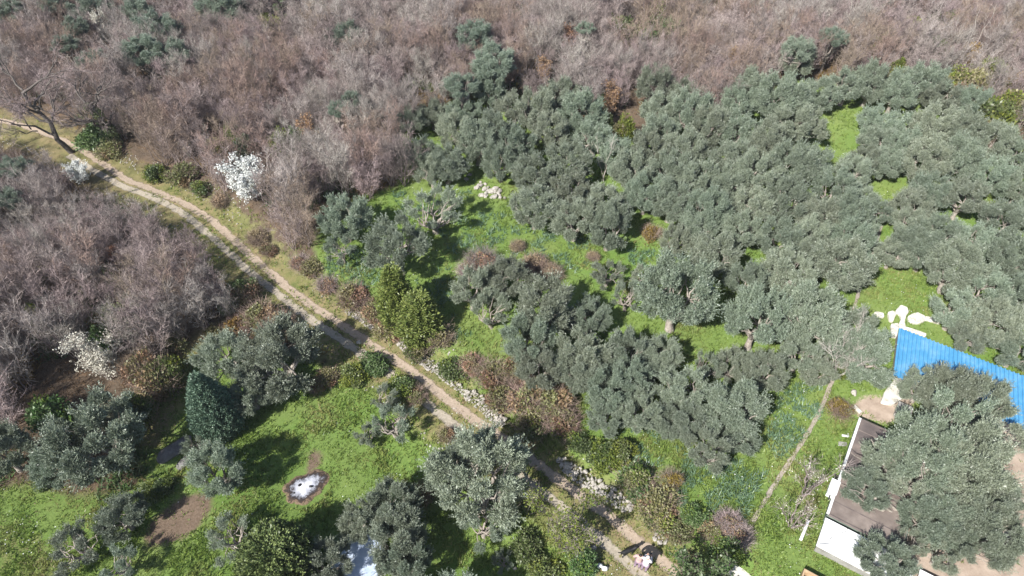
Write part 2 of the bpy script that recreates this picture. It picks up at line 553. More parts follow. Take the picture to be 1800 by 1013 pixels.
# wheel tracks: strips lying on the ground, broken edges
def strip_mat(name, c1, c2, edge=.25):
    m, nt, N, L = nodes_of(name)
    out = N.new('ShaderNodeOutputMaterial')
    b = N.new('ShaderNodeBsdfDiffuse')
    tc = N.new('ShaderNodeTexCoord')
    n = N.new('ShaderNodeTexNoise'); n.inputs['Scale'].default_value = 7; n.inputs['Detail'].default_value = 8; n.inputs['Roughness'].default_value = .7
    L.new(tc.outputs['Object'], n.inputs['Vector'])
    n2 = N.new('ShaderNodeTexNoise'); n2.inputs['Scale'].default_value = 1.1; n2.inputs['Detail'].default_value = 6; n2.inputs['Roughness'].default_value = .7
    L.new(tc.outputs['Object'], n2.inputs['Vector'])
    cr = N.new('ShaderNodeValToRGB')
    cr.color_ramp.elements[0].position, cr.color_ramp.elements[1].position = .3, .7
    cr.color_ramp.elements[0].color, cr.color_ramp.elements[1].color = (*c1, 1), (*c2, 1)
    L.new(n.outputs['Fac'], cr.inputs[0]); L.new(cr.outputs[0], b.inputs['Color'])
    a = N.new('ShaderNodeAttribute'); a.attribute_name = 'across'
    s1 = N.new('ShaderNodeMath'); s1.operation = 'MULTIPLY_ADD'; s1.inputs[1].default_value = 1.3; s1.inputs[2].default_value = -.65
    L.new(n2.outputs['Fac'], s1.inputs[0])
    s2 = N.new('ShaderNodeMath'); s2.operation = 'ADD'
    L.new(a.outputs['Fac'], s2.inputs[0]); L.new(s1.outputs[0], s2.inputs[1])
    s3 = N.new('ShaderNodeMath'); s3.operation = 'MULTIPLY_ADD'; s3.inputs[1].default_value = .5; s3.inputs[2].default_value = -.25
    L.new(n.outputs['Fac'], s3.inputs[0])
    s4 = N.new('ShaderNodeMath'); s4.operation = 'ADD'
    L.new(s2.outputs[0], s4.inputs[0]); L.new(s3.outputs[0], s4.inputs[1])
    mr = N.new('ShaderNodeMapRange'); mr.inputs['From Min'].default_value = .42; mr.inputs['From Max'].default_value = .62
    L.new(s4.outputs[0], mr.inputs['Value'])
    tr = N.new('ShaderNodeBsdfTransparent')
    ms = N.new('ShaderNodeMixShader')
    L.new(mr.outputs[0], ms.inputs[0]); L.new(b.outputs[0], ms.inputs[1]); L.new(tr.outputs[0], ms.inputs[2])
    L.new(ms.outputs[0], out.inputs['Surface'])
    return m


def strip(name, line, width, mat, lift=.022, n=5, kind='structure'):
    p = resample(line, max(60, len(line)))
    T = unit(np.gradient(p, axis=0)); Nn = np.stack([-T[:, 1], T[:, 0]], 1)
    t = np.linspace(-1, 1, n)
    P = p[:, None] + Nn[:, None] * (t[None, :, None] * width / 2)
    z = H(P[..., 0], P[..., 1]) + lift
    Vs = np.concatenate([P, z[..., None]], -1).reshape(-1, 3)
    i = (np.arange(len(p) - 1)[:, None] * n + np.arange(n - 1)[None]).ravel()
    Fs = np.stack([i, i + 1, i + n + 1, i + n], 1)
    m_ = mesh_np(name, Vs, Fs, [mat], smooth=True)
    at_ = m_.attributes.new('across', 'FLOAT', 'POINT')
    at_.data.foreach_set('value', np.broadcast_to(np.abs(t), (len(p), n)).astype(np.float32).ravel())
    return tagit(obj(name, m_), kind=kind)


lw0 = next(i for i in range(len(LW)) if to_px(LW[i][0], LW[i][1], 0.0)[0] > 118)   # fades out under the big bare tree
strip('wheel_track', LW[lw0:], 1.1, strip_mat('gravel_track', (.25, .215, .165), (.43, .375, .30)))
strip('wheel_track', RW, 1.2, strip_mat('earth_track', (.27, .21, .155), (.46, .37, .29)))
GP = [(1548, 398), (1541, 425), (1530, 455), (1512, 492), (1508, 520), (1495, 560), (1480, 620), (1457, 685), (1436, 735), (1402, 790), (1362, 852), (1322, 918)]
strip('garden_path', [at(*p)[:2] for p in GP], .46, strip_mat('path_stone', (.24, .2, .16), (.42, .37, .31)), lift=.05)

# ================================================================== PLANT MESHES
def blob_leaves(g, rng, c, r, n, L, W, slot=0, up=.45, out=None, jit=.55, hemi=-.5, fill=5):
    """n leaf sprigs over a lumpy ball at c"""
    u = rdirs(rng, int(n * 1.5))
    if out is not None:
        u = u[(u @ out) > hemi]
    u = u[:n]
    k = len(u)
    rr = r * rng.random(k) ** (1 / fill)
    P = c + u * rr[:, None] * np.array([1, 1, .88])
    D = unit(u * .9 + np.array([0, 0, up]) + rng.normal(size=(k, 3)) * jit)
    g.add(*sprigs(rng, P, D, rng.uniform(L * .65, L * 1.25, k), rng.uniform(W * .7, W * 1.3, k)), slot)


def olive(seed, lobes=20, per=2500, R=2.5, Hc=2.9, vz=1.85, sparse=False):
    rng = np.random.default_rng(seed)
    crown, trunk = Geo(), Geo()
    stretch = np.array([rng.uniform(.88, 1.12), rng.uniform(.88, 1.12), 1.0])
    cents = []
    i = 0
    while len(cents) < lobes and i < 6000:
        i += 1
        d = rdirs(rng, 1)[0]
        if d[2] < -.62:
            continue
        rl = rng.uniform(.5, 1.02) * (.72 if sparse else 1)
        q = rng.uniform(.7, 1.08)
        c = d * np.array([R - rl * .7, R - rl * .7, vz - rl * .35]) * q * stretch + np.array([0, 0, Hc])
        if c[2] < 1.0:
            continue
        if all(np.linalg.norm(c - c2) > .80 * (rl + r2) for c2, r2 in cents):
            cents.append((c, rl))
    for c, rl in cents:
        o = unit(c - np.array([0, 0, Hc - .9]))
        n = int(per * (rl / .75) ** 2)
        # each billow is a few smaller puffs
        blob_leaves(crown, rng, c, rl * .9, int(n * .5), .19, .038, out=o, up=.75, hemi=-.6, fill=2.5)
        for k in range(5):
            u = unit(rdirs(rng, 1)[0] + o * .7)
            blob_leaves(crown, rng, c + u * rl * .62, rl * .46, int(n * .17), .19, .038, out=u, up=.8, hemi=-.6, fill=2.1)
        m = int(30 * rl / .7)
        u = unit(rdirs(rng, m) * .8 + o + np.array([0, 0, .6]))
        for k in range(m):
            q = c + u[k] * rl * .95
            t_ = np.linspace(0, rng.uniform(.25, .6), 12)[:, None]
            D = unit(u[k] + rng.normal(size=(12, 3)) * .6)
            crown.add(*sprigs(rng, q + u[k] * t_, D, .13, .04))
    # trunk and limbs
    fork = np.array([rng.normal() * .15, rng.normal() * .15, rng.uniform(.9, 1.3)])
    tp = np.array([[0, 0, -.25], [.02, 0, .1], fork * .55 + rng.normal(size=3) * .06, fork])
    trunk.add(*tube(tp, [.42, .33, .25, .24], 8))
    for k in range(5):
        az = 2 * PI * (k + rng.random() * .6) / 5
        mid = fork + np.array([math.cos(az) * rng.uniform(.7, 1.2), math.sin(az) * rng.uniform(.7, 1.2), rng.uniform(.6, 1.2)])
        trunk.add(*tube(bent(rng, fork - [0, 0, .12], mid, 5, .07), np.linspace(.17, .09, 5), 6))
        ds = sorted(cents, key=lambda cr: np.linalg.norm(cr[0] - mid - np.array([math.cos(az), math.sin(az), 0]) * .8))[:5]
        for c, rl in ds:
            trunk.add(*tube(bent(rng, mid - unit(mid - fork) * .05, c, 5, .07), np.linspace(.075, .02, 5), 5))
    return [('trunk', trunk.mesh('olive_trunk', [M['bark']], True)), ('crown', crown.mesh('olive_crown', [M['olive']]))]


OLIVE = [olive(100 + i, lobes=[18, 20, 16, 19, 21, 17, 20, 15][i]) for i in range(8)]
OLIVE_S = [olive(140 + i, lobes=[12, 14, 10][i], per=1900, sparse=True) for i in range(3)]


def recrown(parts, mat):
    """the same branching and lobes in another leaf"""
    t_, c_ = parts[0][1], parts[1][1].copy()
    c_.materials.clear(); c_.materials.append(M[mat])
    return [('trunk', t_), ('crown', c_)]


OAK = [recrown(OLIVE[2], 'oak'), recrown(OLIVE[6], 'oak'), recrown(OLIVE[7], 'oak')]


def bare(seed, h=4.8, stems=5, mat='twig', bark='bark_b', spread=.30, leaf=None, nleaf=0, leafsize=(.14, .1), dense=1.0, wide=1.0):
    """multi-stemmed leafless tree: stems as tubes, branches and twigs as fine tapering slivers"""
    rng = np.random.default_rng(seed)
    st, tw = Geo(), Geo()
    tips = []
    for s in range(stems):
        az = 2 * PI * (s + rng.random() * .7) / stems
        lean = rng.uniform(.1, spread) * wide
        top = np.array([math.cos(az) * lean * h, math.sin(az) * lean * h, h * rng.uniform(.8, 1.05)])
        p = bent(rng, [math.cos(az) * .1, math.sin(az) * .1, -.15], top, 7, .025)
        r0 = rng.uniform(.035, .06)
        st.add(*tube(p, np.linspace(r0, .010, 7), 5))
        nb = int(rng.integers(13, 18) * dense)
        tt = np.sort(rng.uniform(.18, .98, nb))
        for t in tt:
            i = min(int(t * 6), 5)
            b0 = p[i] + (p[i + 1] - p[i]) * (t * 6 - i)
            a2 = rng.random() * 2 * PI
            ang = rng.uniform(.45, .85)
            ax = unit(p[i + 1] - p[i])
            side = unit(np.cross(ax, [math.cos(a2), math.sin(a2), .1]))
            D = unit(ax * math.cos(ang) + side * math.sin(ang) + np.array([0, 0, .25]))
            Lb = rng.uniform(.7, 1.5) * (1.15 - .6 * t) * h / 4.8 * (.6 + .4 * wide)
            tw.add(*spikes(rng, b0[None], D[None], Lb, .028))
            nt = int(rng.integers(9, 14) * dense)
            u = rng.uniform(.12, .95, nt)[:, None]
            P = b0 + D * Lb * u
            D2 = unit(D * .9 + rng.normal(size=(nt, 3)) * .55 + np.array([0, 0, .3]))
            L2 = rng.uniform(.35, .85, nt)
            tw.add(*spikes(rng, P, D2, L2, rng.uniform(.012, .022, nt)))
            q = 4
            P3 = (P[:, None] + D2[:, None] * (L2[:, None] * rng.uniform(.2, .9, (nt, q)))[..., None]).reshape(-1, 3)
            D3 = unit(np.repeat(D2, q, 0) + rng.normal(size=(nt * q, 3)) * .6 + np.array([0, 0, .2]))
            tw.add(*spikes(rng, P3, D3, rng.uniform(.15, .42, nt * q), rng.uniform(.008, .016, nt * q)))
            tips.append(np.concatenate([P3, P3 + D3 * .2, P + D2 * L2[:, None]]))
    parts = [('stems', st.mesh('bare_stems', [M[bark]], True)), ('twigs', tw.mesh('bare_twigs', [M[mat]]))]
    if leaf:
        g = Geo()
        T = np.concatenate(tips)
        T = T[rng.permutation(len(T))[:nleaf]]
        k = len(T)
        for rep in range(2):
            g.add(*sprigs(rng, T + rng.normal(size=(k, 3)) * .05, unit(rng.normal(size=(k, 3)) + [0, 0, .3]), rng.uniform(.6, 1.3, k) * leafsize[0], leafsize[1]))
        parts.append((leaf[0], g.mesh(leaf[0], [M[leaf[1]]])))
    return parts


BARE = [bare(300 + i, h=[4.6, 5.2, 4.2, 5.6, 4.8, 5.0, 4.4, 5.4][i], stems=[5, 6, 4, 5, 6, 5, 7, 5][i], mat=['twig', 'twig_g', 'twig', 'twig_r'][i % 4], spread=.30 + .03 * (i % 4)) for i in range(8)]


def big_bare(seed, h=9.0, lean=(0, 0), ivy=False):
    rng = np.random.default_rng(seed)
    tr, br, tw, iv = Geo(), Geo(), Geo(), Geo()
    top = np.array([lean[0], lean[1], h * .62])
    p = bent(rng, [0, 0, -.3], top, 7, .03)
    tr.add(*tube(p, np.linspace(.26, .10, 7), 8))

    def grow(g, a, d, L, r, lev):
        b = a + d * L
        pth = bent(rng, a, b, 5, .05)
        g.add(*tube(pth, np.linspace(r, r * .45, 5), 5 if lev < 2 else 4))
        if lev >= 3:
            k = 26
            u = rng.uniform(.1, 1, k)[:, None]
            P = a + (b - a) * u
            D = unit(d + rng.normal(size=(k, 3)) * .65 + [0, 0, .15])
            Lq = rng.uniform(.35, .9, k)
            tw.add(*spikes(rng, P, D, Lq, .018))
            q = 3
            P3 = (P[:, None] + D[:, None] * (Lq[:, None] * rng.uniform(.2, .9, (k, q)))[..., None]).reshape(-1, 3)
            tw.add(*spikes(rng, P3, unit(np.repeat(D, q, 0) + rng.normal(size=(k * q, 3)) * .6), rng.uniform(.2, .4, k * q), .011))
            return
        for k in range(rng.integers(3, 5)):
            t = rng.uniform(.35, 1.0)
            d2 = unit(d + rng.normal(size=3) * .55 + [0, 0, .12])
            grow(g, a + (b - a) * t, d2, L * rng.uniform(.55, .8), r * .5, lev + 1)
    for k in range(8):
        t = rng.uniform(.35, 1.0)
        az = 2 * PI * k / 8 + rng.random() * .5
        d = unit([math.cos(az), math.sin(az), rng.uniform(.5, 1.1)])
        i = min(int(t * 6), 5)
        grow(br, p[i] + (p[i + 1] - p[i]) * (t * 6 - i), d, h * rng.uniform(.28, .38), .12, 1)
    parts = [('trunk', tr.mesh('big_trunk', [M['bark_d']], True)), ('branches', br.mesh('big_branches', [M['bark_d']], True)), ('twigs', tw.mesh('big_twigs', [M['twig']]))]
    if ivy:
        for k in range(16):
            c = p[min(k // 3, 6)] + rng.normal(size=3) * [.35, .35, .3] + [0, 0, .4]
            blob_leaves(iv, rng, c, rng.uniform(.3, .6), 260, .14, .11, jit=.8, up=.1)
        parts.append(('ivy', iv.mesh('ivy', [M['green']])))
    return parts


def shrub(seed, leaves=(('green', 1.0),), twig=None, lobes=14, per=330, R=1.1, hgt=1.3, L=.15, W=.09, ntw=500, flat_=1.0):
    """low bush: leafy lobes in one or two leaf colours and a tangle of stems"""
    rng = np.random.default_rng(seed)
    g, s = Geo(), Geo()
    mats = [M[l[0]] for l in leaves]
    w = np.array([l[1] for l in leaves]); w = w / w.sum()
    for k in range(lobes):
        d = rdirs(rng, 1)[0]; d[2] = abs(d[2])
        c = np.array([0, 0, hgt * .30]) + d * np.array([R * .72, R * .72, hgt * .5]) * rng.uniform(.5, 1.05)
        rl = rng.uniform(.28, .5) * min(R, 1.2)
        blob_leaves(g, rng, c, rl, int(per * rng.uniform(.7, 1.2)), L, W, slot=int(rng.choice(len(mats), p=w)), jit=.8, up=.2, fill=3)
    if twig:
        az = rng.random(ntw) * 2 * PI
        rr = R * .7 * np.sqrt(rng.random(ntw))
        P = np.stack([np.cos(az) * rr, np.sin(az) * rr, rng.uniform(0, .5, ntw) * hgt], 1)
        D = unit(np.stack([np.cos(az) * .5, np.sin(az) * .5, np.ones(ntw)], 1) + rng.normal(size=(ntw, 3)) * .6)
        s.add(*spikes(rng, P, D, rng.uniform(.4, .95, ntw) * hgt, rng.uniform(.015, .028, ntw)))
        P2 = P + D * (rng.uniform(.2, .8, ntw) * hgt * .7)[:, None]
        for q in range(3):
            s.add(*spikes(rng, P2, unit(D + rng.normal(size=(ntw, 3)) * .9), rng.uniform(.2, .5, ntw), .012))
    st = Geo()
    for k in range(5):
        az = k * 1.26
        st.add(*tube(bent(rng, [0, 0, -.1], [math.cos(az) * R * .45, math.sin(az) * R * .45, hgt * .6], 4), np.linspace(.03, .01, 4), 5))
    out = [('stems', st.mesh('shrub_stems', [M['bark_d']], True)), ('foliage', g.mesh('shrub_foliage', mats))]
    if twig:
        out.append(('twigs', s.mesh('shrub_twigs', [M[twig]])))
    return out


def conifer(seed, h, R, mat, prof, clumps=520, per=46, L=.2, W=.06, up=1.0, spiky=0.0):
    """dense conifer built of upright sprays hung over a turned profile"""
    rng = np.random.default_rng(seed)
    g, t = Geo(), Geo()
    for k in range(clumps):
        u = (k + rng.random()) / clumps
        z = h * u
        az = k * 2.39996 + rng.normal() * .2
        r = R * prof(u) * rng.uniform(.86, 1.04)
        o = np.array([math.cos(az), math.sin(az), 0])
        c = o * r * .93 + np.array([0, 0, z])
        ax = unit(o * (.55 + .3 * (1 - u)) + np.array([0, 0, up]))
        Ls = rng.uniform(.28, .5) * (1 + spiky)
        s = rng.random(per)
        P = c + ax * (s * Ls)[:, None] + rng.normal(size=(per, 3)) * (.075 * (1.15 - s))[:, None] * (1 + .3 * R)
        D = unit(ax + rng.normal(size=(per, 3)) * .45)
        g.add(*sprigs(rng, P, D, rng.uniform(.6, 1.2, per) * L, W))
    # inner mass so that the crown is dense
    n = clumps * 14
    u = rng.random(n); az = rng.random(n) * 2 * PI
    r = R * np.array([prof(x) for x in u]) * rng.uniform(.3, .85, n)
    P = np.stack([np.cos(az) * r, np.sin(az) * r, h * u], 1)
    g.add(*sprigs(rng, P, unit(rng.normal(size=(n, 3)) + [0, 0, .6]), L * 1.3, W * 2.2))
    t.add(*tube([[0, 0, -.3], [0, 0, h * .5], [0, 0, h * .93]], [.2, .12, .03], 7))
    return [('trunk', t.mesh('conifer_trunk', [M['bark_d']], True)), ('crown', g.mesh('conifer_crown', [M[mat]]))]


# ================================================================== OLIVE TREES
def crown_spot(px, py, wpx, ratio):
    """world spot and crown radius of a tree whose crown centre shows at px, py and is wpx wide; ratio = crown-centre height / radius"""
    R = wpx / 2 / ppm(px, py)
    for _ in range(4):
        x, y, z = at(px, py, R * ratio)
        R = wpx / 2 / (FPX / (y * sp - (z + R * ratio - CAM_H) * cp))
    return x, y, z, R


OL = 'olive tree'
ZONES = [   # region of the photo -> (tree noun, place, group, test)
    ('silvery olive', 'canopy above the stone heap', 'olives of the upper left grove', lambda x, y: x < 1050 and y < 320),
    ('silvery olive', 'canopy right of the clearing', 'olives of the middle grove', lambda x, y: x < 1290 and y < 450),
    ('silvery olive', 'top row under the hillside', 'olives of the top right edge', lambda x, y: x >= 1290 and y < 210),
    ('grey green olive', 'canopy left of the path', 'olives left of the garden path', lambda x, y: x < 1560 and y < 450),
    ('grey green olive', 'canopy right of the path', 'olives right of the garden path', lambda x, y: x >= 1560 and y < 650),
    ('grey green olive', 'lower grove above the brambles', 'olives of the lower grove', lambda x, y: x < 1380 and y < 830),
    ('grey olive', 'row by the white dead tree', 'olives by the dead tree', lambda x, y: x < 1600 and y < 720),
    ('grey olive', 'cluster over the dark roof', 'olives over the house', lambda x, y: x > 1480),
    ('dark olive', 'lawn trees below the track', 'olives on the lawn', lambda x, y: True),
]
UNIQ = {
    (845, 848): 'broad dark olive tree beside the track with pale bent branches, on the lawn edge',
    (165, 775): 'widest dark olive tree left of the grey rock slab, with a black leaning trunk',
    (490, 622): 'large silver olive tree shading the track, behind the blue green cypress',
    (395, 625): 'olive tree touching the tip of the blue green cypress, left half of the pair',
    (440, 690): 'small low grey olive tree right beside the cypress',
    (1190, 528): 'single round olive tree with white forked branches standing in the grass gap',
    (605, 385): 'olive tree at the left corner of the grove, against the bare thicket',
    (700, 437): 'olive tree with a white upright branch, just above the golden green juniper',
    (762, 368): 'thin see-through olive tree in the grass, below the stone heap',
    (1290, 715): 'large round olive tree with pale forked trunk at the lower grove edge by the garden',
    (1245, 790): 'drooping lowest olive tree of the grove, over the blue green weeds',
    (690, 740): 'small sparse olive tree with leaning pale trunk between lawn and track',
    (675, 700): 'little olive sapling crown beside the track bend above the lawn',
    (1522, 622): 'olive tree between the dead white tree and the blue roof',
    (1660, 697): 'olive tree overlapping the near edge of the blue roof',
    (1620, 800): 'big olive tree spreading over the dark flat roof',
    (1560, 985): 'olive tree in front of the white flat roof at the bottom edge',
    (690, 893): 'olive tree with dead white branches right of the ash patch',
    (575, 990): 'grey olive crown between the round bush and the pale blue pool cover',
    (10, 800): 'olive tree cut by the left edge of the picture beside the thicket',
    (384, 832): 'olive tree directly below the blue green cypress beside the grey rock slab',
    (405, 945): 'small grey olive tree between the bare earth patch and the round clumpy bush',
    (700, 955): 'olive tree shading the pale blue pool cover from the right',
    (1310, 500): 'olive crown in front of the white gnarled trunk in the grass gap',
    (940, 365): 'olive tree at the right rim of the clearing beside the stone heap',
    (1070, 405): 'rounded olive tree bulging into the clearing beside the rusty fern patch',
    (1190, 425): 'small rounded olive tree right of the rusty fern patch',
    (885, 985): 'little pale grey olive bush at the lower edge by the young budding tree',
}
OLIVES = [  # crown centre x, y, width in photo pixels, sparse?
    (395, 625, 105, 0), (490, 622, 150, 0), (440, 690, 85, 0), (165, 775, 165, 0), (105, 815, 85, 0), (215, 728, 80, 0), (384, 832, 96, 0), (345, 782, 50, 1), (10, 800, 95, 0), (215, 908, 84, 0), (135, 960, 95, 1), (210, 992, 80, 1),
    (405, 945, 85, 1), (845, 848, 175, 0), (790, 830, 90, 0), (900, 800, 70, 1), (850, 920, 90, 1), (690, 740, 85, 1), (675, 700, 55, 1), (645, 765, 45, 1), (690, 893, 95, 0), (635, 918, 75, 0), (700, 955, 110, 0), (715, 1005, 95, 0), (575, 990, 90, 0), (885, 985, 40, 1),
    (790, 1075, 130, 0),
    (605, 385, 100, 0), (600, 440, 60, 1), (700, 437, 118, 0), (762, 368, 105, 1), (830, 512, 82, 0), (890, 492, 85, 0), (862, 550, 70, 1), (960, 545, 118, 0), (1035, 560, 75, 0), (930, 605, 90, 0), (1020, 625, 100, 0), (945, 652, 80, 0),
    (1105, 618, 85, 0), (1068, 478, 62, 1), (1102, 522, 62, 1), (1135, 490, 55, 1), (1190, 528, 142, 0), (1160, 625, 70, 0), (1330, 572, 112, 0), (1420, 562, 115, 0), (1375, 560, 80, 0), (1310, 500, 70, 0), (1255, 445, 88, 0), (1388, 478, 96, 0), (1480, 470, 110, 0), (1440, 450, 80, 0),
    (1285, 642, 66, 0), (1345, 655, 76, 0), (1405, 625, 80, 0), (1435, 655, 60, 0), (1522, 622, 112, 0), (1500, 585, 80, 0), (1070, 690, 85, 0), (1025, 655, 80, 0), (1105, 668, 80, 0), (1150, 645, 60, 0), (1205, 685, 100, 0), (1200, 735, 85, 0), (1290, 715, 115, 0), (1065, 732, 70, 0),
    (1122, 728, 76, 0), (1180, 745, 60, 0), (1245, 790, 82, 0), (1302, 765, 70, 0), (1240, 650, 60, 1),
    (720, 215, 60, 0), (760, 200, 62, 0), (800, 155, 58, 0), (815, 195, 70, 0), (860, 165, 62, 0), (905, 190, 75, 0), (985, 168, 82, 0), (940, 205, 80, 0), (1022, 205, 86, 0), (870, 232, 80, 0), (800, 235, 72, 0), (742, 275, 68, 0), (785, 290, 78, 0),
    (760, 310, 60, 1), (840, 255, 80, 0), (905, 265, 80, 0), (965, 235, 80, 0), (1045, 240, 80, 0), (1085, 275, 82, 0), (1000, 290, 90, 0), (940, 310, 80, 0), (880, 290, 70, 0), (940, 365, 92, 0), (1005, 335, 88, 0), (1060, 355, 90, 0), (1070, 405, 92, 0), (1012, 388, 88, 0),
    (1112, 305, 88, 0), (1135, 345, 80, 0), (1190, 425, 66, 0), (1180, 355, 90, 0), (1222, 325, 90, 0), (1240, 375, 90, 0), (1225, 405, 80, 0), (1150, 155, 76, 0), (1205, 160, 76, 0), (1165, 195, 84, 0), (1215, 205, 88, 0), (1245, 230, 84, 0), (1160, 240, 80, 0), (1200, 270, 90, 0),
    (1320, 150, 84, 0), (1400, 108, 72, 0), (1300, 190, 76, 0), (1370, 185, 96, 0), (1300, 230, 90, 0), (1395, 215, 90, 0), (1425, 225, 70, 0), (1290, 285, 90, 0), (1345, 262, 88, 0), (1270, 325, 88, 0), (1330, 312, 96, 0), (1390, 300, 88, 0), (1430, 290, 76, 0),
    (1440, 165, 80, 0), (1490, 150, 80, 0), (1530, 152, 80, 0), (1575, 165, 82, 0), (1620, 150, 88, 0), (1655, 172, 80, 0), (1705, 190, 68, 0), (1465, 335, 90, 0), (1500, 305, 80, 0), (1525, 285, 66, 0), (1380, 360, 96, 0), (1440, 385, 88, 0), (1320, 365, 88, 0), (1305, 412, 86, 0),
    (1370, 425, 88, 0), (1420, 425, 80, 0), (1490, 385, 88, 0), (1520, 350, 64, 0), (1490, 430, 84, 0), (1545, 250, 74, 0), (1540, 218, 74, 0), (1590, 228, 88, 0), (1640, 228, 88, 0), (1692, 242, 88, 0), (1745, 255, 82, 0), (1795, 270, 82, 0), (1625, 290, 88, 0), (1682, 290, 88, 0),
    (1742, 312, 90, 0), (1792, 330, 80, 0), (1632, 340, 80, 0), (1695, 350, 90, 0), (1760, 390, 90, 0), (1605, 395, 84, 0), (1650, 415, 90, 0), (1625, 448, 70, 0), (1710, 430, 90, 0), (1775, 460, 90, 0), (1675, 480, 90, 0), (1730, 505, 90, 0), (1790, 530, 84, 0), (1685, 545, 90, 0),
    (1740, 575, 90, 0), (1790, 615, 80, 0), (1700, 595, 60, 0), (1830, 380, 90, 0), (1835, 470, 90, 0), (1840, 560, 90, 0),
    (1660, 697, 98, 0), (1725, 710, 92, 0), (1620, 800, 135, 0), (1700, 820, 140, 0), (1555, 815, 95, 0), (1680, 745, 120, 1), (1755, 745, 110, 1), (1620, 865, 100, 1), (1730, 895, 110, 0), (1660, 930, 80, 1), (1560, 985, 95, 0), (1520, 862, 78, 0), (1560, 285, 76, 0), (1572, 445, 66, 0), (1612, 422, 72, 0), (1620, 682, 72, 0), (1500, 470, 70, 0), (1548, 372, 62, 0), (1602, 365, 80, 0), (1592, 430, 66, 0), (1518, 408, 66, 0), (1142, 272, 82, 0), (1182, 312, 82, 0), (1580, 262, 66, 0), (1670, 872, 110, 1), (1705, 925, 100, 0), (1600, 832, 110, 1), (1640, 915, 100, 0), (1740, 940, 110, 0), (1600, 955, 60, 1), (1745, 850, 105, 1),  (1655, 975, 70, 1), (1650, 905, 90, 0), (1700, 960, 90, 1),
]
olab = {}
cells = {}
for (px, py, w, sp_) in OLIVES:
    if (px, py) in UNIQ:
        olab[(px, py)] = (UNIQ[(px, py)], 'olive trees')
        continue
    zi = next(i for i, q in enumerate(ZONES) if q[3](px, py))
    cells.setdefault(zi, []).append((px, py, w))
for zi, lst in cells.items():
    noun, place, grp, _ = ZONES[zi]
    xs_, ys_ = sorted(q[0] for q in lst), sorted(q[1] for q in lst)
    third = lambda v, a: ('first', 'second', 'third')[min(2, int(3 * a.index(v) / len(a)))]
    sub = {}
    for q in lst:
        cx = {'first': 'left', 'second': 'centre', 'third': 'right'}[third(q[0], xs_)]
        cy = {'first': 'upper', 'second': 'middle', 'third': 'lower'}[third(q[1], ys_)]
        sub.setdefault((cy, cx), []).append(q)
    for (cy, cx), qs in sub.items():
        qs.sort(key=lambda q: q[0])
        side = [[''], ['left hand ', 'right hand '], ['leftmost ', 'middle ', 'rightmost ']]
        for k, q in enumerate(qs):
            if len(qs) <= 3:
                pre = side[len(qs) - 1][k]
            else:
                pre = 'leftmost ' if k == 0 else 'rightmost ' if k == len(qs) - 1 else (('second ', 'third ', 'fourth ', 'fifth ', 'sixth ', 'seventh ')[min(k - 1, 5)])
            olab[q[:2]] = ('%s%s tree, %s %s of the %s' % (pre, noun, cy, cx, place), grp)
for n_, (px, py, w, sp_) in enumerate(OLIVES):
    pool = OLIVE_S if sp_ else OLIVE
    parts = pool[n_ % len(pool)]
    x, y, z, R = crown_spot(px, py, w * (.97 if py > 440 else .86 if px > 1050 else .9), 1.16)
    lab, grp = olab[(px, py)]
    s = R / 2.5
    thing('olive_tree', lab, OL, (x, y, z - .05), rnd.random() * 2 * PI, (s, s, s * rnd.uniform(.88, 1.25)), grp, parts)

# ================================================================== BARE WOOD
EG = [(15, 18, 42, 'dark evergreen bush in the top left corner'), (88, 4, 36, 'dark evergreen bush on the top edge near the left corner'), (155, 8, 56, 'broad dark evergreen tree on the top edge left of the flowering tree'),
      (240, 14, 46, 'tall grey green evergreen on the top edge right of the pale flowering tree'), (132, 44, 36, 'small round evergreen left of the pale flowering tree'), (115, 76, 36, 'low evergreen beside the orange leaved sapling'),
      (275, 48, 62, 'largest grey green evergreen of the upper left clump'), (250, 88, 56, 'evergreen in the middle of the upper left clump'), (298, 92, 54, 'dark evergreen at the lower right of the upper left clump'), (160, 104, 40, 'evergreen bush below the pale flowering tree'),
      (385, 8, 60, 'dark green evergreen at the top edge beside ivy clad branches'), (608, 60, 52, 'single evergreen tree in the bare wood left of the paired evergreens'),
      (835, 60, 58, 'upper one of two round dark evergreens above the grove'), (868, 108, 64, 'lower one of two round dark evergreens touching the grove'),
      (1030, 48, 26, 'small evergreen between the paired evergreens and the green bushes'), (592, 188, 28, 'small evergreen in the bare wood left of the grove'), (618, 172, 30, 'pale evergreen beside a smaller one left of the grove'),
      (22, 292, 42, 'dark evergreen bush low on the left edge above the thicket'), (10, 345, 40, 'dark evergreen at the left edge below the track'), (1465, 62, 36, 'pale grey green evergreen above the topmost olives'), (810, 148, 50, 'deep green evergreen at the top left corner of the grove'), (1405, 82, 46, 'pointed dark evergreen at the top tip of the grove')]
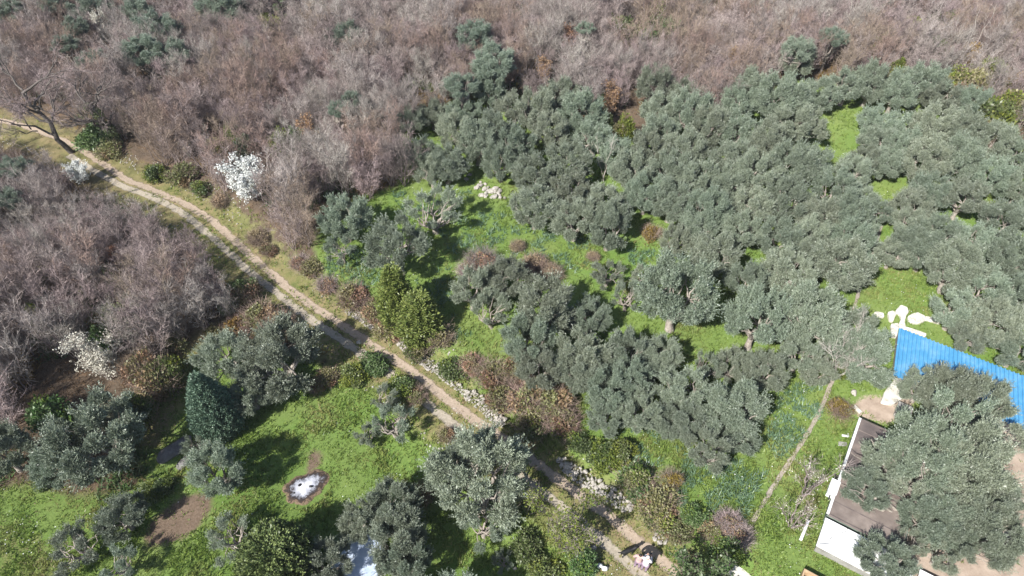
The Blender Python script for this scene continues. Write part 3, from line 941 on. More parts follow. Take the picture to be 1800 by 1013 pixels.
SHRUBS = [  # x, y, width px, kind, label
    (340, 130, 28, 'green', 'small bright green bush in the upper left bare wood'), (478, 34, 42, 'lime', 'yellow green ivy bush at the top edge left of centre'), (920, 20, 36, 'green', 'green bush at the top edge right of centre'),
    (1100, 46, 56, 'green', 'broad green bush at the top, left of a matching bush'), (1172, 52, 58, 'green', 'broad green bush at the top, right of its match'), (1150, 16, 42, 'lime', 'yellow green bush on the top edge above two green bushes'),
    (1228, 22, 40, 'pale', 'pale mint bush near the top edge'), (1136, 80, 26, 'pale', 'pale bush in the bare wood above the grove'), (715, 148, 46, 'green', 'bright green bush pair in the bare wood, larger bush'), (750, 150, 28, 'green', 'bright green bush pair in the bare wood, smaller bush'),
    (838, 152, 26, 'lime', 'lime green bush between dark evergreens at the grove tip'), (486, 236, 32, 'lime', 'round yellow olive bush beside the rust leaved young tree'), (512, 224, 26, 'green', 'grey green bush touching the rust leaved young tree'),
    (148, 176, 34, 'lime', 'bright ivy bush beside the big bare tree'), (172, 236, 70, 'green', 'wide dark green shrub where the track turns'), (190, 262, 46, 'bramble', 'olive green shrub on the far verge of the track'),
    (278, 304, 42, 'lime', 'yellow green bush on the uphill verge of the far track'), (322, 306, 56, 'bramble', 'mixed green bramble on the uphill verge of the far track'), (352, 330, 40, 'bramble', 'low bramble above the far track beside white stones'),
    (376, 246, 34, 'bramble', 'yellowish bush in the bare wood left of the white flowering tree'), (400, 216, 22, 'lime', 'tiny lime bush in the bare wood above the flowering tree'), (425, 240, 26, 'pale', 'small silver dry bush above the white flowering tree'),
    (205, 540, 46, 'lime', 'bright green ivy bush in the middle of the left thicket'), (225, 545, 36, 'green', 'dark green ivy next to the bright ivy in the left thicket'), (198, 482, 22, 'green', 'small green bush beside the rust leaved thicket sapling'), (142, 506, 18, 'green', 'tiny dark green bush in the left thicket'),
    (168, 580, 42, 'green', 'dark green bush right above the cream flowering tree'), (78, 712, 60, 'green', 'bright green bush at the lower edge of the left thicket'), (50, 545, 30, 'bramble', 'green undergrowth bush at far left of the thicket'), (75, 470, 30, 'bramble', 'olive green bush near the left edge of the thicket'),
    (425, 505, 50, 'green', 'dark green bush on the lower verge of the track by the thicket'), (400, 535, 40, 'green', 'shaded green bush at the right end of the left thicket'),
    (432, 512, 52, 'red', 'reddish bramble beside the dark green bush on the track verge'), (458, 552, 66, 'red', 'pinkish brown bramble mound above the big silver olive'), (490, 568, 50, 'straw', 'straw coloured bramble mound between track and silver olive'), (420, 572, 50, 'ochre', 'orange brown bush above the olive pair'), (495, 592, 34, 'red', 'small red brown bramble at the top of the big silver olive'),
    (548, 470, 46, 'bramble', 'green brown bush at the foot of the corner olive by the track'), (575, 500, 40, 'bare', 'bare twiggy bush on the uphill verge'), (622, 522, 60, 'red', 'red bramble left of the golden green juniper'), (655, 545, 50, 'red', 'brownish red bramble at the foot of the golden green juniper'),
    (690, 575, 60, 'bramble', 'green bramble below the golden green juniper'), (738, 580, 62, 'red', 'dark red bramble right below the golden green juniper'), (770, 590, 56, 'red', 'red brown bramble at the juniper shadow'), (735, 618, 50, 'bramble', 'olive green bramble above the first white wall stretch'),
    (800, 648, 56, 'green', 'fresh green bush above the white wall stretch'), (830, 640, 44, 'red', 'reddish bush right of the fresh green bush on the bank'), (865, 660, 66, 'red', 'red bramble at the left end of the big bramble thicket'), (905, 655, 60, 'red', 'rust red bramble on top of the big bramble thicket'),
    (885, 700, 66, 'bramble', 'yellow green bramble in the big bramble thicket'), (930, 695, 76, 'red', 'tall red brown bramble in the middle of the big thicket'), (975, 705, 76, 'red', 'reddish bramble on the right side of the big thicket'), (935, 740, 70, 'bramble', 'green bramble at the foot of the big thicket'),
    (990, 740, 66, 'red', 'brown red bramble at the right foot of the big thicket'), (1000, 765, 44, 'bramble', 'low bramble where the big thicket meets the grass'),
    (730, 695, 40, 'red', 'small red bush on the lower verge above the sparse olive'), (700, 680, 56, 'lime', 'light green bush on the lower verge above the sparse olive'), (785, 764, 34, 'red', 'pink red low bush on the lower verge beside the broad dark olive'), (655, 640, 50, 'green', 'green bush in the track shadow above the lawn'), (575, 660, 44, 'bramble', 'olive brown bush between silver olive shadow and lawn'), (620, 660, 50, 'lime', 'light green bush above the lawn'), (555, 680, 30, 'ochre', 'orange fern clump at the upper lawn edge'),
    (845, 456, 56, 'bare', 'purple grey leafless bush in the grassy clearing'), (822, 475, 40, 'bare', 'small purple grey leafless bush left of the larger one'), (940, 464, 46, 'straw', 'pale straw mound in the grassy clearing'), (970, 480, 40, 'straw', 'shaded straw mound next to the pale one'), (910, 432, 26, 'straw', 'small dry mound in the grassy clearing'), (1042, 450, 22, 'straw', 'tiny dry mound right in the grassy clearing'),
    (1146, 408, 36, 'ochre', 'rusty orange fern patch between olives'), (1178, 842, 40, 'ochre', 'ochre yellow bush in the bramble bank'), (1118, 846, 70, 'bramble', 'olive green bramble behind the long white wall'), (1155, 880, 76, 'bramble', 'wide olive green bramble on the bank below the ochre bush'), (1165, 915, 66, 'bramble', 'bramble on the bank just above the two people'),
    (1195, 930, 60, 'bramble', 'dark bramble at the right end of the bank'), (1060, 800, 60, 'lime', 'light green bush behind the upper end of the long white wall'), (1025, 778, 50, 'green', 'green bush between big thicket and long white wall'), (1095, 790, 50, 'lime', 'lime green weedy bush in the grass above the long wall'),
    (1280, 918, 48, 'bare', 'pinkish bare twiggy bush beside the garden path end'), (1252, 935, 46, 'red', 'reddish bush left of the pinkish bare bush'), (1300, 940, 50, 'bare', 'brown bare bush right of the pinkish bare bush'), (1275, 965, 60, 'lime', 'yellow green bush above the white concrete block'), (1225, 905, 50, 'green', 'dark green bush beside the blue green weeds'),
    (1478, 720, 40, 'ochre', 'brownish bush beside the garden path above the house'), (1440, 660, 36, 'lime', 'lime bush under the dead white tree'), (1480, 655, 30, 'lime', 'lime bush right under the dead white tree'), (1100, 505, 24, 'lime', 'lime green sucker shoots inside the ring of small olives'), (1075, 640, 26, 'lime', 'lime green shoots between the olive crowns'),
    (740, 870, 46, 'red', 'reddish brown bush between the dead branched olive and broad dark olive'), (722, 885, 30, 'straw', 'straw coloured twigs beside the reddish brown bush on the lawn'), (285, 860, 40, 'green', 'dark green bush above the bare earth patch'), (260, 862, 36, 'lime', 'light green bush left of the dark green bush on the lawn'), (70, 850, 30, 'green', 'dark bush at the left lawn edge'),
    (1640, 68, 40, 'lime', 'lime scrub on the right hillside, upper patch'), (1585, 112, 30, 'lime', 'lime scrub on the right hillside just above the olives'), (1525, 12, 30, 'lime', 'lime scrub on the top edge right'), (1690, 128, 40, 'lime', 'lime scrub left of the yellow green bramble at right'), (1755, 195, 60, 'lime', 'yellow green bramble patch at the right edge above the olives'), (1720, 135, 56, 'bramble', 'olive scrub on the right hillside'), (1790, 170, 50, 'bramble', 'dull green scrub at the right edge of the hillside'), (1780, 60, 40, 'bramble', 'dull scrub at the right top of the hillside'),
    (1730, 222, 44, 'ochre', 'orange green scrub at the right end of the top olive row'), (1100, 212, 30, 'lime', 'yellow green bush in the notch of the grove rim'), (1060, 205, 28, 'green', 'green bush at the left of the grove rim notch'),
    (1020, 985, 60, 'green', 'shaded green undergrowth beside white boulder'), (930, 960, 60, 'green', 'green undergrowth left of the young budding tree'), (960, 1000, 60, 'green', 'shaded green bush at the bottom edge'),
    (452, 418, 38, 'straw', 'straw mound on the dry bank above the track'), (388, 352, 36, 'straw', 'pale straw mound on the bank under the white flowering tree'), (470, 440, 30, 'red', 'small rusty bramble on the dry bank'), (528, 462, 36, 'bare', 'bare twiggy bush on the bank below the corner olive'),
    (1610, 40, 44, 'bramble', 'olive gold scrub near the top edge right of the lime scrub'), (1700, 80, 46, 'ochre', 'ochre scrub on the right hillside among bare twigs'), (1750, 105, 44, 'lime', 'yellow green scrub on the right hillside below the ochre scrub'), (1560, 60, 36, 'bramble', 'olive gold scrub above the topmost olive row'), (1785, 130, 46, 'ochre', 'ochre scrub at the right edge of the hillside'), (1660, 25, 36, 'lime', 'small yellow green scrub at the top edge on the right'), (1770, 225, 50, 'bramble', 'olive gold scrub at the right end of the grove'),
    (300, 605, 50, 'bramble', 'olive brown bush on the dry slope under the left thicket'), (262, 648, 54, 'red', 'red brown bush right of the cream flowering tree'), (285, 640, 44, 'green', 'shaded green bush at the top of the dry slope'), (232, 700, 40, 'bramble', 'bramble at the left end of the dry slope'), (375, 585, 40, 'bramble', 'small bramble above the tip of the cypress'), (235, 628, 46, 'red', 'brown red bush touching the cream flowering tree'),
    (1210, 990, 40, 'bramble', 'small bramble between the people and the white concrete block'),
]
HOLES = [(440, 318, 100, 1.6), (176, 640, 80, 1.6), (190, 66, 40, 2.4), (137, 300, 40, 1.2), (128, 250, 40, 1.0), (540, 236, 36, 1.8), (1076, 178, 36, 1.8), (957, 128, 34, 1.8), (1000, 78, 34, 1.8), (112, 72, 26, 1.8), (205, 452, 24, 1.8), (1290, 110, 30, 1.8), (328, 265, 16, 1), (365, 258, 16, 1), (362, 238, 16, 1), (205, 225, 30, 3)]
HOLES = [(*q, 3.4 if q[0] in (440, 176) else 2.2) for q in HOLES]
HOLES += [(q[0], q[1], q[2], 3.9, 2.4) for q in EG] + [(q[0], q[1], q[2], 2.3, 1.8) for q in SHRUBS if q[1] < 330 or q[0] < 300]
WA = [(-160, -120), (1960, -120), (1960, 250), (1750, 262), (1720, 205), (1690, 165), (1500, 165), (1430, 140), (1370, 140), (1290, 185), (1250, 220), (1180, 180), (1110, 190), (1085, 235), (1030, 215), (990, 195), (900, 185), (840, 180),
      (760, 225), (715, 245), (712, 330), (660, 362), (565, 352), (548, 500), (480, 458), (425, 416), (375, 376), (315, 338), (258, 316), (200, 285), (150, 248), (90, 224), (0, 204), (-160, 170)]
WB = [(-160, 272), (40, 296), (110, 332), (200, 368), (300, 400), (362, 440), (410, 500), (424, 555), (330, 600), (250, 680), (180, 690), (140, 700), (60, 745), (-160, 800)]
wa, wb = ground_poly(WA), ground_poly(WB)
cand = []
step = 1.45
for j, y in enumerate(np.arange(12, 118, step)):
    for x in np.arange(-92, 92, step):
        cand.append((x + rnd.uniform(-.66, .66) + (j % 2) * step / 2, y + rnd.uniform(-.75, .75)))
cand = np.array(cand)
cs, _ = road_dist(cand[:, 0], cand[:, 1])
ina, inb = in_poly(cand[:, 0], cand[:, 1], wa), in_poly(cand[:, 0], cand[:, 1], wb)
keep = (ina | inb) & ((cs > 2.9) | (cs < np.where(cand[:, 0] < -44, -1.2, -2.6)))
thin = vnoise(cand[:, 0], cand[:, 1], 6, 9)
keep &= (R_.random(len(cand)) < np.where(thin < .2, .6, .96))
cx_, cy_ = to_px(cand[:, 0], cand[:, 1], 2.0)
# leave room round the plants placed by hand in the wood, and keep the line of sight to them open
for hx, hy, hw, hc, hl in HOLES:
    q = at(hx, hy, hc)
    hr = hw / 2 / ppm(hx, hy)
    dx, dy = cand[:, 0] - q[0], cand[:, 1] - q[1]
    toc = -unit(np.array(q[:2]))
    al = dx * toc[0] + dy * toc[1]
    la = np.abs(dx * toc[1] - dy * toc[0])
    keep &= ~((np.hypot(dx, dy) < hr * .85 + .5) | ((al > 0) & (al < hl) & (la < hr * .8 + .2)))
for hx, hy in ((440, 318), (176, 640)):
    q = at(hx, hy, 1.6)
    dx, dy = cand[:, 0] - q[0], cand[:, 1] - q[1]
    al = -dx * math.sin(a_) - dy * math.cos(a_)
    keep &= ~((al > 0) & (al < 4.0) & (np.abs(dx * math.cos(a_) - dy * math.sin(a_)) < 1.9))
vis = (cx_ > -130) & (cx_ < 1930) & (cy_ > -110)
csk = cs[keep & vis]
cand, cxk, cyk, inbk = cand[keep & vis], cx_[keep & vis], cy_[keep & vis], inb[keep & vis]
dist = np.hypot(cand[:, 0], cand[:, 1])
inview = (cxk > 0) & (cxk < 1800) & (cyk > 20)
order = np.lexsort((dist, ~inview))
LANDM = [(440, 318, 'the white flowering tree'), (176, 640, 'the cream flowering tree'), (540, 236, 'the rust leaved young tree'), (128, 268, 'the big dark leafless tree'), (608, 60, 'the single evergreen'), (868, 107, 'the paired round evergreens'),
         (605, 385, 'the corner olive'), (190, 66, 'the pale flowering tree'), (205, 540, 'the bright ivy bush'), (425, 505, 'the dark bush on the track verge'), (715, 148, 'the bright green bush pair'), (137, 302, 'the small white flowering shrub'),
         (25, 480, 'the left picture edge'), (322, 306, 'the mixed bramble on the far verge'), (205, 452, 'the rust leaved thicket sapling'), (78, 712, 'the bright green thicket bush')]
LANDM += [(1076, 178, 'the rust leaved tree on the grove rim'), (1228, 22, 'the pale mint bush'), (1100, 46, 'the broad green hillside bush'), (1465, 62, 'the pale hillside evergreen'), (1640, 68, 'the lime scrub'), (1755, 195, 'the yellow green bramble'), (1290, 110, 'the pale rust leaved sapling'), (957, 128, 'the rust leaved sapling'), (835, 40, 'the upper round evergreen'), (478, 34, 'the yellow green ivy bush'), (275, 70, 'the upper left evergreen clump')]
LMW = [(at(a, b)[:2], t) for a, b, t in LANDM]
def near_landmark(x, y):
    lm = min(LMW, key=lambda q: math.hypot(q[0][0] - x, q[0][1] - y))
    dx, dy = x - lm[0][0], y - lm[0][1]
    side = ('right of' if dx > 0 else 'left of') if abs(dx) > abs(dy) else ('behind' if dy > 0 else 'in front of')
    return side, lm[1], math.hypot(dx, dy)


spots = {}
for r_, k in enumerate(order[:295]):
    sd_, nm_, ds_ = near_landmark(*cand[k])
    spots.setdefault((sd_, nm_), []).append((ds_, r_))
blab = {}
for (sd_, nm_), lst in spots.items():
    lst.sort()
    for q, (_, r_) in enumerate(lst):
        o_ = 'nearest ' if q == 0 and len(lst) > 1 else 'second nearest ' if q == 1 and len(lst) > 2 else 'farther ' if q else ''
        blab[r_] = '%sbare brown tree %s %s' % (o_, sd_, nm_)
rest = []
for r_, k in enumerate(order):
    x, y = cand[k]
    z = float(H(x, y)) - .05
    nz = float(vnoise(x, y, 7, 51))
    v = rnd.choice((3, 7, 2, 6) if nz > .62 else (1, 5, 0, 4) if nz < .38 else (0, 2, 4, 6, 1, 7))
    s = rnd.uniform(.78, 1.06) * (1.0 if inbk[k] else .95) * (.8 if -5 < csk[k] < 0 else 1) * (.8 + .42 * float(vnoise(x, y, 5, 52)))
    rz = rnd.random() * 2 * PI
    if r_ < 295:
        lab = blab[r_]
        grp = 'bare trees left of the track' if inbk[k] else 'bare trees above the track'
        thing('bare_tree', lab, 'bare tree', (x, y, z), rz, s, grp, BARE[v])
    else:
        rest.append((x, y, z, v, s, rz))


def instancer(name, pts, variants):
    """one object of many plants too far off to tell apart; variants = lists of mesh parts"""
    pts = np.array(pts)
    me = bpy.data.meshes.new(name)
    me.vertices.add(len(pts))
    me.vertices.foreach_set('co', pts[:, :3].astype(np.float32).ravel())
    for nm, col in (('variant', 3), ('size', 4), ('turn', 5)):
        a = me.attributes.new(nm, 'FLOAT', 'POINT')
        a.data.foreach_set('value', pts[:, col].astype(np.float32))
    o = obj(name, me)
    ng = bpy.data.node_groups.new(name, 'GeometryNodeTree')
    ng.interface.new_socket('Geometry', in_out='INPUT', socket_type='NodeSocketGeometry')
    ng.interface.new_socket('Geometry', in_out='OUTPUT', socket_type='NodeSocketGeometry')
    N, L = ng.nodes, ng.links
    gi, go = N.new('NodeGroupInput'), N.new('NodeGroupOutput')
    join = N.new('GeometryNodeJoinGeometry')

    def attr(nm):
        n = N.new('GeometryNodeInputNamedAttribute'); n.data_type = 'FLOAT'; n.inputs['Name'].default_value = nm
        return n.outputs['Attribute']
    cmb = N.new('ShaderNodeCombineXYZ'); L.new(attr('turn'), cmb.inputs['Z'])
    for v, objs in enumerate(variants):
        cmp_ = N.new('FunctionNodeCompare'); cmp_.data_type = 'FLOAT'; cmp_.operation = 'EQUAL'
        L.new(attr('variant'), cmp_.inputs[0]); cmp_.inputs[1].default_value = v; cmp_.inputs['Epsilon'].default_value = .1
        for po in objs:
            oi = N.new('GeometryNodeObjectInfo'); oi.inputs['Object'].default_value = po
            oi.transform_space = 'ORIGINAL'; oi.inputs['As Instance'].default_value = True
            iop = N.new('GeometryNodeInstanceOnPoints')
            L.new(gi.outputs[0], iop.inputs['Points']); L.new(cmp_.outputs[0], iop.inputs['Selection'])
            L.new(oi.outputs['Geometry'], iop.inputs['Instance'])
            L.new(cmb.outputs[0], iop.inputs['Rotation']); L.new(attr('size'), iop.inputs['Scale'])
            L.new(iop.outputs[0], join.inputs[0])
    L.new(join.outputs[0], go.inputs[0])
    md = o.modifiers.new('scatter', 'NODES'); md.node_group = ng
    return o


# the far trees reuse the part objects of trees that stand in the thicket
src = {}
for o in bpy.data.objects:
    if o.name.startswith(('stems', 'twigs')) and o.parent and o.parent.name.startswith('bare_tree'):
        src.setdefault(o.data.name, o)
far = instancer('bare_wood', rest, [[src[me_.name] for _, me_ in BARE[v]] for v in range(8)])
tagit(far, 'far leafless brown wood covering the hillside above the grove', 'wood', kind='stuff')
print('bare trees', len(order), 'as stuff', len(rest), 'olives', len(OLIVES))

# ---- marked trees of the wood
x, y, z = at(128, 268)
thing('bare_tree', 'big dark leafless tree with long bare limbs beside the far end of the track', 'bare tree', (x, y, z), .6, 1.0, None, big_bare(401, 10.0, (-1.2, .4)))
x, y, z = at(205, 250)
thing('bare_tree', 'tall leafless tree with bright green ivy on its trunk above the track', 'bare tree', (x, y, z), 2.0, .85, None, big_bare(402, 8.5, (-.8, .8), True))
x, y, z = at(500, 60)
thing('bare_tree', 'tall leafless tree with yellow green ivy high on the hillside', 'bare tree', (x, y, z), 1.0, .8, None, big_bare(403, 8.0, (.3, .3), True))
x, y, z = at(1075, 52)
thing('bare_tree', 'crooked grey leafless tree at the top edge among green bushes', 'bare tree', (x, y, z), 3.0, .6, None, big_bare(404, 7.0, (.5, .2)))
for px, py in ((1690, 110), (1790, 90), (1480, 85)):
    x, y, z = at(px, py)
    thing('bare_tree', 'slender pale leafless tree standing out of the scrub at top right', 'bare tree', (x, y, z), px * .1, 1.0, 'pale slender trees', bare(410 + px, 6.0, 2, 'twig_w', 'bark_w', .12, dense=.5))
DEAD = bare(420, 3.6, 5, 'twig_w', 'bark_w', .34, dense=.75, wide=1.3)
x, y, z = at(1468, 662)
thing('dead_tree', 'dead whitish leafless tree between olives near the blue roof', 'dead tree', (x, y, z), .3, 1.0, None, DEAD)
FRUIT = bare(421, 3.0, 4, 'twig', 'bark_b', .4, dense=.5, wide=1.4, leaf=('blossom', 'cream'), nleaf=90, leafsize=(.07, .06))
for (px, py, s, lab) in ((1412, 868, 1.05, 'bare fruit tree with sparse white buds beside the roof edge'), (1390, 925, .9, 'low bare fruit tree in the garden grass below the first fruit tree')):
    x, y, z = at(px, py)
    thing('fruit_tree', lab, 'fruit tree', (x, y, z), px, s, 'bare fruit trees', FRUIT)
x, y, z = at(1060, 318)
thing('dead_tree', 'dead pale branches poking out of the olive canopy', 'dead tree', (x, y, z), 2.2, .9, None, bare(422, 4.6, 3, 'twig_w', 'bark_w', .25, dense=.35))

# ---- blossom
BLOS = [bare(430 + i, 3.6, 7, 'twig', 'bark_b', .42, leaf=('blossom', 'petal'), nleaf=5200, leafsize=(.13, .12), wide=1.35) for i in range(1)]
CREAM = bare(440, 3.6, 6, 'twig', 'bark_b', .36, leaf=('blossom', 'cream'), nleaf=2900, leafsize=(.13, .10), wide=1.2)


def stand(px, py, h):
    return at(px, py, h)


x, y, z = at(440, 325, 1.6)
t = thing('blossom_tree', 'brilliant white flowering tree alone in the thicket above the track', 'blossom tree', (x, y, z), 2.6, .92, 'blossoming trees', BLOS[0])
g = Geo(); rr_ = np.random.default_rng(5)
for k in range(7):
    blob_leaves(g, rr_, np.array([-.6 + rr_.normal() * .35, -.3 + rr_.normal() * .3, 1.6 + rr_.normal() * .25]), .34, 200, .13, .09)
obj('leaves', g.mesh('blossom_leaves', [M['green']]), t)
x, y, z = at(176, 640, 1.6)
thing('blossom_tree', 'cream white flowering tree at the lower edge of the left thicket', 'blossom tree', (x, y, z), 1.5, (.78, .78, 1.0), 'blossoming trees', CREAM)
x, y, z = at(190, 66, 1.7)
thing('blossom_tree', 'pale flowering tree far up the hillside among evergreens', 'blossom tree', (x, y, z), 2.5, (.62, .62, 1.05), 'blossoming trees', CREAM)
x, y, z = at(137, 302, 1.2)
thing('blossom_tree', 'small white flowering shrub beside the far end of the track', 'blossom tree', (x, y, z), 3.5, .5, 'blossoming trees', BLOS[0])
for px, py in ((328, 265), (365, 258), (362, 238)):
    x, y, z = at(px, py, .8)
    thing('blossom_tree', 'tiny cream flowering bush among the bare twigs above the track', 'blossom tree', (x, y, z), px, (.26, .26, .42), 'tiny flowering bushes', CREAM)

# ---- rust coloured dead-leaf oaks
RUST = bare(450, 3.4, 4, 'twig', 'bark_b', .22, leaf=('dry_leaves', 'rust'), nleaf=1500, leafsize=(.17, .12))
for (px, py, s, lab) in ((540, 236, .75, 'young tree with pale rust dead leaves beside a yellow green bush'), (1076, 178, .8, 'young tree with pale rust dead leaves at the top rim of the grove'),
                         (957, 128, .7, 'rust leaved sapling in the bare wood just above the grove'), (1000, 78, .8, 'faded rust leaved sapling high in the bare wood'),
                         (112, 72, .5, 'small orange leaved sapling far up on the left hillside'), (205, 452, .5, 'small rust leaved sapling inside the left thicket'),
                         (1290, 110, .7, 'pale rust leaved sapling beside the topmost olives')):
    x, y, z = at(px, py, 1.8 * s)
    thing('oak_sapling', lab, 'sapling', (x, y, z), px, s, 'saplings with dead leaves', RUST)

# ---- evergreens in the wood
for i, (px, py, w, lab) in enumerate(EG):
    hc = 3.9
    x, y, z = at(px, py, hc)
    R = w / 2 / (FPX / (y * sp - (z + hc - CAM_H) * cp))
    s = R / 2.45
    t = thing('evergreen_tree', lab, 'evergreen tree', (x, y, z), i * 1.3, s, 'evergreens in the wood', OAK[i % 3])
    t.scale = (s * 1.22, s * 1.22, s * .95)
    for ch in t.children:             # taller stem under the same crown
        if ch.name.startswith('trunk'):
            ch.scale = (1, 1, max(.5, hc / s / 2.9))
        else:
            ch.location = (0, 0, hc / s - 2.9)

# ---- shrubs
SH = {
    'green': [shrub(500, lobes=16), shrub(501, (('green', 1), ('lime', .4)), lobes=15)],
    'lime': [shrub(502, (('lime', 1), ('green', .6)), lobes=15), shrub(503, (('lime', 1), ('bramble', .6)), lobes=14)],
    'bramble': [shrub(504, (('bramble', 1), ('green', .5), ('lime', .25)), 'twig_r', 16, 300, ntw=160), shrub(505, (('bramble', 1), ('redleaf', .25), ('lime', .3)), 'twig_r', 15, 280, ntw=200)],
    'red': [shrub(506, (('redleaf', 1), ('bramble', .9)), 'twig_r', 15, 190, ntw=420), shrub(507, (('redleaf', .8), ('bramble', .8), ('lime', .3)), 'twig_r', 15, 190, ntw=380)],
    'bare': [shrub(508, (('redleaf', 1), ('bramble', 1)), 'twig', 10, 80, ntw=800)],
    'pale': [shrub(509, (('pale', 1),), None, 14)],
    'ochre': [shrub(510, (('ochre', 1), ('bramble', .3)), 'twig_r', 12, 220)],
    'straw': [shrub(511, (('straw', 1),), 'twig_r', 10, 120, ntw=900)],
}
for i, (px, py, w, kd, lab) in enumerate(SHRUBS):
    inwood = (py < 330 and not 700 < px < 1000 or px < 300 and py < 730) and abs(float(road_dist(*at(px, py)[:2])[0])) > 7
    x, y, z, R = crown_spot(px, py, w * (1.4 if inwood else 1.08), .55)
    if inwood:                       # shrubs that climb among the saplings show at their tops
        x, y, z = at(px, py, 2.3)
    s = R / 1.1
    thing('bramble_bush' if kd in ('bramble', 'red') else 'shrub', lab, 'bush', (x, y, z - .03), i * 2.1, (s, s, s * rnd.uniform(.85, 1.1) if not inwood else max(s * 1.2, 1.9)), None, SH[kd][i % len(SH[kd])])

# young tree coming into leaf by the track
x, y, z = at(985, 960)
thing('young_tree', 'young tree with yellow green buds beside the white boulder and track', 'tree', (x, y, z), .4, 1.0, None,
      bare(460, 4.0, 4, 'twig', 'bark_d', .34, leaf=('leaf_buds', 'lime'), nleaf=1500, leafsize=(.13, .09), wide=1.3))
x, y, z = at(1215, 1050)
thing('young_tree', 'thin dark stemmed tree at the bottom edge right of the two people', 'tree', (x, y, z), 1.4, .95, None,
      bare(461, 4.4, 3, 'twig', 'bark_d', .3, leaf=('leaf_buds', 'green'), nleaf=1700, leafsize=(.16, .12), wide=1.2))

# ---- conifers
x, y, z = at(392, 752)
thing('cypress_tree', 'dense blue green conical cypress on the lawn', 'cypress', (x, y, z), 0, 1.0, None,
      conifer(470, 5.0, 1.55, 'cypress', lambda u: min(1, .74 + u * 1.3) * (1 - max(0, (u - .08) / .92) ** 1.4) + .01, 1000, 44, .15, .055, 1.3))
x, y, z = at(500, 1008)
thing('juniper_bush', 'large round clumpy yellow green bush at the bottom edge near the ash patch', 'juniper', (x, y, z), 0, 1.0, None,
      conifer(471, 3.3, 1.75, 'juniper', lambda u: math.sqrt(max(0.02, 1 - (abs(u - .35) / .66) ** 2.2)), 420, 46, .17, .08, .8, .25))
JT = conifer(472, 4.2, .95, 'juniper_y', lambda u: (1 - .92 * u ** 1.6) * min(1, .7 + u * 2), 330, 44, .2, .06, 1.2, .5)
x, y, z = at(704, 568)
thing('juniper_tree', 'tall golden green juniper on the bank, left and taller of two', 'juniper', (x, y, z), 0, (1.25, 1.25, 1.1), 'junipers on the bank', JT)
x, y, z = at(742, 590)
thing('juniper_tree', 'spiky golden green juniper on the bank, right and lower of two', 'juniper', (x, y, z), 1.7, (1.45, 1.45, .85), 'junipers on the bank', JT)

# ================================================================== STONES
def stone_mesh(seed, flatten=.75, sub=1):
    import bmesh
    rng = np.random.default_rng(seed)
    bm = bmesh.new()
    bmesh.ops.create_icosphere(bm, subdivisions=sub, radius=1.0)
    k = rng.normal(size=(6, 3)); k = unit(k); lim = rng.uniform(.55, .85, 6)
    for v in bm.verts:
        p = np.array(v.co)
        for kk, l_ in zip(k, lim):
            d = p @ kk
            if d > l_:
                p = p - kk * (d - l_)
        p = p * np.array([1, rng.uniform(.97, 1.03) * .85, flatten])
        v.co = p
    m_ = bpy.data.meshes.new('stone')
    bm.to_mesh(m_); bm.free()
    m_.materials.append(M['stone'])
    return m_


STONE = [stone_mesh(600 + i, .6 + .05 * (i % 5)) for i in range(10)]
M['stone_d'] = noise_mat('weathered_limestone', [(.25, (.17, .155, .14)), (.5, (.33, .305, .27)), (.75, (.52, .49, .44))], 4, .9, bump=.4)
for i in (2, 5, 7):
    STONE[i].materials[0] = M['stone_d']


def stones_on(parent, origin, pts, size, name='stone'):
    ox, oy, oz = origin
    for (x, y, z) in pts:
        o = obj(name, STONE[rnd.randrange(len(STONE))], parent, (x - ox, y - oy, z - oz))
        s = size * rnd.choice((.5, .7, .85, 1, 1.15, 1.5)) * rnd.uniform(.85, 1.15)
        o.rotation_euler = (rnd.uniform(-.5, .5), rnd.uniform(-.5, .5), rnd.random() * 6.28)
        o.scale = (s * rnd.uniform(.9, 1.4), s, s * rnd.uniform(.7, 1))


WALLPTS = []


def stone_wall(label, line, width, rows, size, hh=.5):
    p = resample([at(*q)[:2] for q in line], 40)
    s = np.r_[0, np.cumsum(np.linalg.norm(np.diff(p, axis=0), axis=1))]
    T = unit(np.gradient(p, axis=0)); Nn = np.stack([-T[:, 1], T[:, 0]], 1)
    mid = p[20]
    t = thing('stone_wall', label, 'stone wall', (mid[0], mid[1], float(H(*mid))), 0, 1.0, 'dry stone wall remains along the track')
    pts = []
    n = int(s[-1] / (size * 1.55))
    for r in range(rows):
        v = (r + .5) / rows - .5
        for k in range(n):
            q = (k + rnd.uniform(.1, .9)) / n * s[-1]
            w_ = width * (.75 + .5 * float(vnoise(q, 0, 1.2, 5))) * min(1, 4 * (q / s[-1]) * (1 - q / s[-1]) + .35)
            x = np.interp(q, s, p[:, 0]) + np.interp(q, s, Nn[:, 0]) * v * w_
            y = np.interp(q, s, p[:, 1]) + np.interp(q, s, Nn[:, 1]) * v * w_
            pts.append((x, y, float(H(x, y)) + size * .15 + hh * (v + .5) * rnd.uniform(.3, .7)))
    rnd.shuffle(pts)
    WALLPTS.extend(pts)
    stones_on(t, t.location, pts[:int(len(pts) * .85)], size)
    return t


